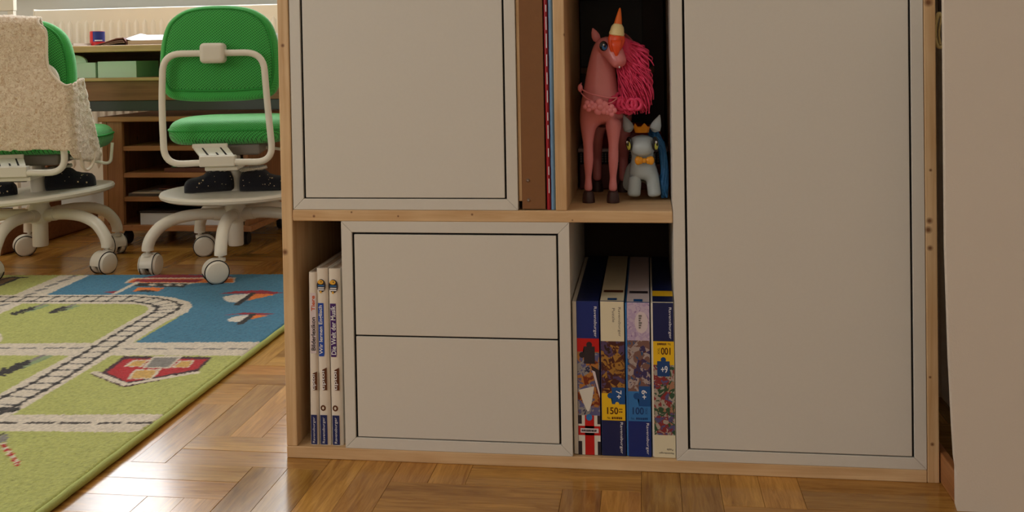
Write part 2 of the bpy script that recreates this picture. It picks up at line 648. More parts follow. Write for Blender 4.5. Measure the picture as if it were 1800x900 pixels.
KNOTS_X = [(-0.0426, 0.376, 0.0022), (0.0171, 0.3824, 0.0016), (0.0901, 0.3767, 0.0016), (0.2042, 0.3798, 0.0019), (0.355, 0.372, 0.0013)]
KNOTS_Z = [(-0.0904, 0.3202, 0.005), (0.3482, 0.647, 0.0026), (0.8622, 0.4458, 0.0022), (0.8601, 0.3741, 0.0045), (0.8584, 0.3611, 0.005), (0.8605, 0.3353, 0.004), (0.859, 0.1515, 0.002), (0.8612, 0.0557, 0.0028), (-0.0867, 0.6391, 0.003), (0.8612, 0.6824, 0.006)]
PINE_L, PINE_D = srgb(230, 197, 152), srgb(202, 159, 110)
M = {
    'white': plain('white_lacquer', srgb(222, 217, 207), 0.45, bump=0.05, bscale=900, vary=0.02, vscale=220),
    'white_in': plain('white_cabinet_inside', srgb(215, 208, 196), 0.6),
    'pine_x': wood('pine_x', PINE_L, PINE_D, 0, knots=False, at=KNOTS_X),
    'pine_y': wood('pine_y', PINE_L, PINE_D, 1),
    'pine_z': wood('pine_z', PINE_L, PINE_D, 2, knots=False, at=KNOTS_Z),
    'back_board': plain('hardboard_back', srgb(62, 44, 32), 0.8, vary=0.1),
    'wall': plain('wall_paint', srgb(226, 215, 201), 0.85, bump=0.12, bscale=500, vary=0.02, vscale=8),
    'wall_back': plain('wall_paint_grey', srgb(222, 224, 220), 0.85, bump=0.1, bscale=400),
    'ceiling': plain('ceiling_paint', srgb(238, 232, 222), 0.9),
    'joint': plain('floor_joint', srgb(84, 52, 28), 0.6),
    'parquet': parquet(),
    'skirting': wood('skirting_wood', srgb(176, 120, 72), srgb(140, 88, 48), 1, knots=False),
    'metal_white': plain('white_powder_coat', srgb(232, 226, 212), 0.32),
    'plastic_white': plain('white_plastic', srgb(226, 220, 206), 0.38),
    'plastic_grey': plain('grey_plastic', srgb(120, 112, 104), 0.4),
    'black': plain('black_plastic', srgb(22, 20, 20), 0.5),
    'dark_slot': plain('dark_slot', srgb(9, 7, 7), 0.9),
    'green_mesh': mesh_fabric('green_mesh_fabric', srgb(66, 186, 82), srgb(16, 100, 34), 0.0078),
    'green_edge': mesh_fabric('green_edge_fabric', srgb(66, 190, 84), srgb(34, 140, 54), 0.0052, bump=0.3),
    'green_pipe': plain('green_piping', srgb(40, 150, 58), 0.8),
    'radiator': plain('radiator_enamel', srgb(240, 234, 220), 0.4),
    'fleece': fleece('cream_fleece', srgb(248, 230, 206), srgb(208, 174, 140), 120.0),
    'fleece_trim': plain('cream_binding', srgb(232, 216, 196), 0.9),
    'navy_fluff': plain('navy_plush', srgb(14, 15, 28), 0.95, bump=0.6, bscale=350, sheen=0.15),
    'white_fluff': fleece('white_plush', srgb(236, 226, 212), srgb(190, 176, 160), 260.0),
    'gold': plain('gold_star_print', srgb(238, 214, 168), 0.35, metal=0.3),
    'desk': wood('desk_beech', srgb(206, 168, 116), srgb(176, 134, 84), 0, knots=False),
    'desk_brown': wood('desk_brown', srgb(150, 98, 62), srgb(118, 72, 44), 0, knots=False),
    'unit_x': wood('unit_wood_x', srgb(190, 132, 84), srgb(152, 98, 58), 0, knots=True),
    'unit_z': wood('unit_wood_z', srgb(176, 120, 74), srgb(138, 88, 52), 2, knots=True),
    'dark_steel': plain('dark_steel', srgb(74, 72, 72), 0.45, metal=0.3),
    'mint': plain('mint_card', srgb(220, 242, 224), 0.6),
    'mint_in': plain('green_card', srgb(150, 216, 158), 0.6),
    'paper': plain('paper', srgb(226, 226, 232), 0.7),
    'brown_cover': plain('brown_cover', srgb(112, 62, 46), 0.6),
    'page_edge': plain('page_edge', srgb(190, 170, 150), 0.8, bump=0.4, bscale=900),
    'red_pl': plain('red_label', srgb(210, 30, 34), 0.35),
    'blue_pl': plain('blue_label', srgb(34, 44, 130), 0.35),
    'hardboard': plain('brown_card', srgb(136, 92, 54), 0.75, bump=0.1, vary=0.05, vscale=120),
    'steel': plain('steel', srgb(190, 186, 180), 0.3, metal=1.0),
    'book_red': plain('red_book_cover', srgb(170, 28, 40), 0.35),
    'book_blue': plain('blue_book_cover', srgb(112, 150, 186), 0.35),
    'navy': plain('navy_print', srgb(18, 44, 118), 0.32),
    'navy_side': plain('navy_side', srgb(20, 34, 84), 0.32),
    'cream_print': plain('cream_print', srgb(232, 222, 192), 0.35),
    'white_card': plain('white_card', srgb(226, 220, 208), 0.5),
    'yellow': plain('yellow_print', srgb(244, 196, 36), 0.35),
    'lilac': picture('lilac_print', [srgb(170, 146, 186), srgb(188, 166, 200), srgb(204, 186, 208), srgb(160, 132, 178)], 120, 3.0),
    'pale': plain('pale_print', srgb(222, 208, 212), 0.35),
    'ink': plain('dark_ink', srgb(44, 36, 44), 0.4),
    'ink_brown': plain('brown_ink', srgb(92, 46, 18), 0.4),
    'ink_white': plain('white_ink', srgb(236, 236, 240), 0.35),
    'ink_grey': plain('grey_ink', srgb(120, 112, 110), 0.4),
    'piece_blue': plain('puzzle_blue', srgb(18, 82, 148), 0.32),
    'mid_blue': plain('mid_blue_print', srgb(52, 122, 190), 0.32),
    'teal': plain('deep_blue_print', srgb(22, 70, 130), 0.32),
    'flag_red': plain('flag_red', srgb(196, 24, 26), 0.35),
    'pic_a': picture('picture_town', [srgb(30, 28, 42), srgb(120, 48, 28), srgb(180, 120, 60), srgb(96, 96, 140), srgb(150, 146, 146), srgb(40, 46, 80)], 55, 1.3),
    'pic_b': picture('picture_brown', [srgb(34, 20, 20), srgb(96, 48, 28), srgb(170, 124, 56), srgb(74, 34, 34), srgb(84, 66, 104), srgb(48, 28, 26)], 60, 5.1),
    'pic_c': picture('picture_blue', [srgb(24, 44, 82), srgb(36, 88, 136), srgb(126, 92, 84), srgb(176, 160, 156), srgb(60, 52, 98), srgb(92, 50, 46)], 60, 8.7),
    'pic_d': picture('picture_meadow', [srgb(30, 22, 26), srgb(170, 124, 98), srgb(50, 84, 60), srgb(176, 164, 152), srgb(140, 50, 54), srgb(90, 86, 130), srgb(70, 40, 26)], 65, 2.2),
    'book_white': plain('white_spine', srgb(232, 222, 208), 0.32, vary=0.06, vscale=30),
    'book_blue_tab': plain('blue_tab', srgb(18, 74, 176), 0.35),
    'book_purple_tab': plain('purple_tab', srgb(66, 26, 108), 0.35),
    'book_navy': plain('navy_foot', srgb(16, 36, 96), 0.35),
    'ink_orange': plain('orange_ink', srgb(206, 90, 40), 0.4),
    'yellow_fish': plain('yellow_emblem', srgb(236, 178, 60), 0.4),
    'sky_emblem': plain('blue_emblem', srgb(40, 108, 170), 0.4),
    'pony_pink': plain('pink_vinyl', srgb(232, 142, 146), 0.26, vary=0.05, vscale=60),
    'hoof': plain('dark_hoof', srgb(62, 36, 36), 0.4),
    'mane_pink': plain('hot_pink_hair', srgb(232, 62, 108), 0.55, vary=0.25, vscale=260),
    'mane_brown': plain('brownish_pink_hair', srgb(140, 60, 66), 0.6, vary=0.3, vscale=260),
    'garland': plain('light_pink_plastic', srgb(248, 150, 160), 0.35),
    'horn_orange': plain('orange_horn', srgb(250, 120, 40), 0.35),
    'horn_red': plain('red_orange_petals', srgb(244, 84, 36), 0.35),
    'horn_cream': plain('cream_horn', srgb(252, 232, 170), 0.4),
    'eye_blue': plain('blue_iris', srgb(60, 120, 190), 0.2),
    'eye_white': plain('eye_white', srgb(240, 236, 236), 0.25),
    'eye_black': plain('eye_black', srgb(14, 12, 16), 0.15),
    'eye_yellow': plain('yellow_iris', srgb(206, 208, 90), 0.25),
    'pony_grey': plain('pale_blue_vinyl', srgb(190, 204, 210), 0.45),
    'pony_mane': plain('blue_hair', srgb(28, 96, 150), 0.6, vary=0.25, vscale=240),
    'pony_gold': plain('golden_orange', srgb(246, 168, 40), 0.35),
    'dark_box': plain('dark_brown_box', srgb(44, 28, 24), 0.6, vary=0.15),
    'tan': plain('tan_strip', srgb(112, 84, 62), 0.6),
    'crate_red': plain('dark_red_plastic', srgb(140, 28, 34), 0.35),
    'crate_clear': plain('frosted_rim', srgb(170, 150, 150), 0.3),
    'crate_brown': plain('brown_crate', srgb(104, 44, 40), 0.5),
    'straw': plain('straw', srgb(246, 222, 160), 0.8, vary=0.2, vscale=300),
    'strap': plain('dark_strap', srgb(52, 36, 28), 0.7),
    'rug_edge': plain('green_rug_binding', srgb(172, 180, 100), 0.9, bump=0.5, bscale=500),
    'glass': clear_pane('window_glass'),
}

# ================================================================== THE ROOM
X0, X1, Y0, Y1, ZC = -2.75, 2.10, -3.30, 2.42, 2.60


def struct(o):
    o['kind'] = 'structure'
    return o


def wall_with_hole(name, axis, pos, thick, a0, a1, z0, z1, hole, m):
    """a wall slab in the plane axis = pos; hole = (a0, a1, z0, z1)"""
    h0, h1, hz0, hz1 = hole
    parts = [(a0, h0, z0, z1), (h1, a1, z0, z1), (h0, h1, z0, hz0), (h0, h1, hz1, z1)]
    L = []
    for p0, p1, q0, q1 in parts:
        if axis == 1:
            L.append(((p0, pos, q0), (p1, pos + thick, q1)))
        else:
            L.append(((pos, p0, q0), (pos + thick, p1, q1)))
    return struct(boxes(name, L, m))


def window(name, axis, pos, a0, a1, z0, z1, sill):
    m = M['metal_white']
    root = bpy.data.objects.new(name, None)
    COL.objects.link(root)
    root['kind'] = 'structure'
    w = 0.06
    mid = (a0 + a1) / 2

    def bx(n, p0, p1, q0, q1, d0=0.0, d1=0.06, mm=m):
        lo, hi = ((p0, pos + d0, q0), (p1, pos + d1, q1)) if axis == 1 else ((pos + d0, p0, q0), (pos + d1, p1, q1))
        return box(n, lo, hi, mm, root)
    bx('window_frame', a0, a1, z0, z0 + w)
    bx('window_frame', a0, a1, z1 - w, z1)
    for p in (a0, mid - w / 2, a1 - w):
        bx('window_frame', p, p + w, z0 + w, z1 - w)
    bx('pane', a0 + w, mid - w / 2, z0 + w, z1 - w, 0.025, 0.031, M['glass'])
    bx('pane', mid + w / 2, a1 - w, z0 + w, z1 - w, 0.025, 0.031, M['glass'])
    bx('window_sill', a0 - 0.05, a1 + 0.05, z0 - 0.035, z0, *sill)
    return root


wall_with_hole('wall_back', 1, Y1, 0.16, X0 - 0.16, X1, 0, ZC, (-2.30, -0.40, 0.95, 2.42), M['wall_back'])
window('window_1', 1, Y1 + 0.05, -2.30, -0.40, 0.95, 2.42, (-0.10, 0.0))
wall_with_hole('wall_left', 0, X0 - 0.16, 0.16, Y0, Y1, 0, ZC, (-2.95, -1.65, 0.90, 2.20), M['wall'])
window('fill_window', 0, X0 - 0.11, -2.95, -1.65, 0.90, 2.20, (0.06, 0.23))  # unseen window, added to go with the side fill light
struct(box('wall_front', (X0 - 0.16, Y0 - 0.16, 0), (X1, Y0, ZC), M['wall']))
struct(box('ceiling', (X0 - 0.16, Y0 - 0.16, ZC), (X1 + 0.16, Y1 + 0.16, ZC + 0.1), M['ceiling']))
# right side: wall behind the shelf, a pier whose plaster corner leans, and the camera-side wall
struct(box('wall_right', (0.975, -0.06, 0), (1.10, Y1, ZC), M['wall']))
prof = [(0.0, 0.8690), (0.052, 0.8690), (0.066, 0.8672), (0.11, 0.8650), (0.20, 0.8615), (0.35, 0.8580), (ZC, 0.8580)]
bm = bmesh.new()
rings = []
for z, x in prof:
    rings.append([(x, -0.085, z), (2.26, -0.085, z), (2.26, -0.060, z), (x + 0.004, -0.060, z)])
loft_bm(rings, bm=bm)
bmesh.ops.recalc_face_normals(bm, faces=bm.faces)
struct(from_bm('wall_right_pier', bm, M['wall']))
struct(box('wall_right_front', (X1, Y0 - 0.16, 0), (X1 + 0.16, -0.085, ZC), M['wall']))
struct(box('gap_light_blocker', (0.8720, 0.362, 0), (0.975, 0.46, ZC), M['wall']))  # unseen filler added to block window light from the gap beside the shelf
struct(box('baseboard_right', (0.8725, -0.059, 0.0), (0.884, 0.355, 0.043), M['skirting'], None, 0.002))

# ------------------------------------------------------------------ floor
floor = struct(box('floor', (X0 - 0.16, Y0 - 0.16, -0.12), (X1 + 0.16, Y1 + 0.16, -0.0035), M['joint']))
PW, PL = 0.0555, 0.2525            # one strip; two strips side by side make a block
BW = 2 * PW
GAP = 0.0004


def plank_bm(bm, cx, cy, rz, uvl, rl=None, rv=0.0):
    hx, hy, top, bev, bot = PL / 2 - GAP / 2, PW / 2 - GAP / 2, 0.0, 0.0003, -0.0035
    ca, sa = math.cos(rz), math.sin(rz)

    def v(x, y, z):
        return bm.verts.new((cx + x * ca - y * sa, cy + x * sa + y * ca, z))
    b = [v(-hx, -hy, bot), v(hx, -hy, bot), v(hx, hy, bot), v(-hx, hy, bot)]
    s = [v(-hx, -hy, top - bev), v(hx, -hy, top - bev), v(hx, hy, top - bev), v(-hx, hy, top - bev)]
    i = bev
    t = [v(-hx + i, -hy + i, top), v(hx - i, -hy + i, top), v(hx - i, hy - i, top), v(-hx + i, hy - i, top)]
    fs = []
    for k in range(4):
        j = (k + 1) % 4
        fs.append(bm.faces.new((b[k], b[j], s[j], s[k])))
        fs.append(bm.faces.new((s[k], s[j], t[j], t[k])))
    fs.append(bm.faces.new(t))
    for f in fs:
        for lp in f.loops:
            p = lp.vert.co
            dx, dy = p.x - cx, p.y - cy
            lp[uvl].uv = (dx * ca + dy * sa, -dx * sa + dy * ca)
        if rl is not None:
            f[rl] = rv


bm = bmesh.new()
uvl = bm.loops.layers.uv.new('UVMap')
plank_bm(bm, 0, 0, 0, uvl)
plank_me = bpy.data.meshes.new('plank')
bm.to_mesh(plank_me)
bm.free()
plank_me.materials.append(M['parquet'])


def to_px(p):
    d = Vector(p) - CAM_POS
    z = d.dot(AX_F)
    if z < 0.15:
        return None
    return PPX + F_PX * d.dot(AX_R) / z, PPY + F_PX * d.dot(AX_D) / z, z


# double herringbone, anchored on the joint seen in front of the shelf
AX0, AY0 = 0.0878, -0.068          # left edge and far edge of one lying block
spots = []
for i in range(-45, 46):
    for j in range(-25, 26):
        # lattice vectors: (-BW, -BW) along the zigzag and (-PL, PL) across it
        ox = AX0 - BW * i - PL * j
        oy = AY0 - BW * i + PL * j
        for s in range(2):
            spots.append((ox + PL / 2, oy - BW + PW * (s + 0.5), 0.0))                     # lying strip
            spots.append((ox + PL + PW * (s + 0.5), oy - PL / 2, PI / 2))                 # standing strip
inside = []
for x, y, r in spots:
    if X0 + 0.02 < x < X1 - 0.02 and -1.3 < y < Y1 - 0.02:
        q = to_px((x, y, 0))
        vis = 0.0
        if q and -40 < q[0] < 1840 and -20 < q[1] < 960:
            hid = (-0.08 < x < 0.87 and y > 0.03) or (q[0] > 515 and y > 0.03) or (x < -0.40 and y < 1.10) or x > 0.90
            if not hid:
                vis = 1.0 / q[2] ** 2
        inside.append((vis, x, y, r))
inside.sort(key=lambda t: -t[0])
bm = bmesh.new()
uvl = bm.loops.layers.uv.new('UVMap')
rl = bm.faces.layers.float.new('rnd')
for k, (vis, x, y, r) in enumerate(inside):
    if k < 300 and vis > 0:
        o = bpy.data.objects.new('plank', plank_me)
        COL.objects.link(o)
        o.parent = floor
        o.location = (x, y, rng.uniform(-0.0002, 0.0002))
        o.rotation_euler = (0, 0, r + (PI if rng.random() < 0.5 else 0))
    else:
        plank_bm(bm, x, y, r, uvl, rl, rng.random())
rest = from_bm('plank_field', bm, M['parquet'], floor)
rest['kind'] = 'stuff'

# ------------------------------------------------------------------ the play rug
RUG_POLYS = [
    ('blue',[(-112.8,117.5),(-22.0,131.6),(-23.6,56.4),(-36.2,54.6),(-63.5,52.5),(-63.9,78.3),(-65.2,83.6),(-67.8,87.3),(-74.1,91.5),(-83.9,93.9),(-109.5,91.0)]),
    ('cream',[(-119.8,114.2),(-111.1,114.7),(-109.5,91.6),(-110.3,83.2),(-102.1,-10.7),(-113.3,-0.3),(-118.3,91.0)]),
    ('cream',[(-232.4,83.4),(-132.9,90.4),(-122.1,91.1),(-84.0,94.0),(-74.1,91.7),(-67.7,87.3),(-65.2,83.6),(-63.8,78.4),(-64.8,69.2),(-64.0,53.5),(-63.6,40.3),(-63.2,28.6),(-62.7,14.3),(-62.9,1.2),(-72.0,9.6),(-71.9,20.0),(-72.4,32.6),(-72.4,42.2),(-72.8,52.8),(-73.8,67.9),(-74.0,77.0),(-75.1,80.6),(-77.5,83.5),(-81.0,84.5),(-116.2,82.8),(-126.6,82.1),(-222.4,75.2)]),
    ('cream',[(-183.2,42.1),(-103.0,48.9),(-63.6,52.9),(-34.7,55.6),(-35.7,45.9),(-97.2,41.2),(-174.1,34.5)]),
    ('cream',[(-156.4,0.9),(-72.9,9.2),(-36.1,12.9),(-36.9,4.7),(-67.8,2.6),(-147.8,-5.4)]),
    ('black',[(-67.9,13.2),(-67.0,13.5),(-63.8,14.0),(-63.1,12.9),(-63.3,11.4),(-66.6,11.3)]),
    ('roof',[(-61.3,32.0),(-59.8,33.9),(-60.7,43.6),(-42.0,44.4),(-41.0,36.3),(-40.4,34.6),(-50.6,25.3)]),
    ('red',[(-58.6,33.3),(-59.6,41.9),(-42.5,43.1),(-41.7,36.7),(-51.4,28.1)]),
    ('cream',[(-57.2,37.0),(-57.4,41.1),(-54.2,41.9),(-53.5,37.2)]),
    ('cream',[(-47.1,37.1),(-47.7,41.7),(-44.6,42.2),(-43.8,37.4)]),
    ('cream',[(-52.6,29.9),(-53.8,35.4),(-48.8,36.3),(-47.6,30.3)]),
    ('cream',[(-53.0,36.5),(-54.5,43.9),(-48.6,44.5),(-47.3,36.9)]),
    ('ochre',[(-56.7,37.4),(-56.9,40.5),(-54.5,41.2),(-53.9,37.5)]),
    ('ochre',[(-46.7,37.5),(-47.3,41.2),(-44.9,41.6),(-44.2,37.7)]),
    ('ochre',[(-52.1,30.4),(-53.3,34.8),(-49.2,35.5),(-48.2,30.7)]),
    ('grey',[(-52.6,37.1),(-53.8,43.2),(-49.0,43.7),(-47.9,37.4)]),
    ('darkred',[(-94.0,112.6),(-91.2,117.1),(-71.8,117.1),(-67.3,114.2)]),
    ('cream',[(-96.0,106.4),(-97.0,112.4),(-67.5,114.6),(-65.0,108.3)]),
    ('orange',[(-95.2,106.6),(-95.7,111.4),(-67.4,113.4),(-65.5,108.8)]),
    ('darkred',[(-94.6,107.6),(-94.4,110.7),(-75.4,111.8),(-76.1,108.4)]),
    ('cream',[(-92.1,104.8),(-90.8,106.7),(-75.8,107.6),(-77.6,104.9)]),
    ('black',[(-91.6,103.0),(-91.3,106.7),(-77.4,106.8),(-76.9,102.5)]),
    ('cream',[(-88.2,104.7),(-87.4,105.8),(-85.4,104.8),(-86.1,103.3)]),
    ('cream',[(-84.0,104.9),(-83.2,106.1),(-81.2,105.1),(-81.9,103.6)]),
    ('cream',[(-80.7,105.1),(-79.9,106.3),(-77.9,105.3),(-78.6,103.8)]),
    ('orange',[(-88.4,97.2),(-89.4,101.7),(-81.9,101.8),(-81.5,97.6)]),
    ('black',[(-88.1,97.5),(-85.6,99.4),(-81.7,97.9),(-84.1,96.7)]),
    ('darkred',[(-96.3,95.8),(-92.0,98.2),(-91.7,94.9)]),
    ('darkred',[(-64.0,96.2),(-60.4,99.3),(-54.5,100.7),(-47.6,98.4),(-49.8,96.6),(-59.3,96.8)]),
    ('white',[(-61.5,92.8),(-59.7,95.6),(-55.3,96.9),(-54.8,87.2),(-58.8,88.8)]),
    ('orange',[(-54.7,96.9),(-48.8,96.6),(-53.7,89.5)]),
    ('darkred',[(-53.8,76.0),(-49.2,78.7),(-41.5,78.0),(-44.7,76.6),(-50.7,76.9)]),
    ('white',[(-51.3,72.6),(-50.2,75.6),(-46.8,76.9),(-46.7,70.1),(-49.8,70.7)]),
    ('orange',[(-46.4,76.8),(-42.5,76.5),(-46.0,72.6)]),
    ('brown',[(-137.0,107.8),(-134.4,110.8),(-129.5,111.1),(-129.3,104.6),(-129.2,97.0)]),
    ('cream',[(-56.8,-1.7),(-56.0,-1.4),(-48.5,-8.4),(-47.8,-10.1)]),
    ('red',[(-56.0,-2.4),(-55.4,-2.0),(-54.6,-2.8),(-55.0,-3.4)]),
    ('red',[(-54.2,-4.2),(-53.8,-3.4),(-53.0,-4.2),(-53.2,-5.1)]),
    ('red',[(-52.4,-5.9),(-52.3,-4.8),(-51.5,-5.6),(-51.4,-6.8)]),
    ('red',[(-50.6,-7.5),(-50.8,-6.2),(-50.0,-7.0),(-49.6,-8.4)]),
    ('red',[(-48.9,-9.2),(-49.3,-7.6),(-48.6,-8.3),(-47.9,-10.0)]),
    ('grey',[(-58.7,1.1),(-58.1,2.0),(-56.8,0.8),(-56.2,-1.2),(-56.8,-1.7)]),
    ('black',[(-59.2,1.7),(-58.6,3.0),(-58.4,2.4),(-58.6,0.9)]),
    ('cream',[(-99.6,57.2),(-98.5,57.7),(-96.6,55.6),(-94.5,52.7),(-93.8,51.1),(-94.5,50.1)]),
]
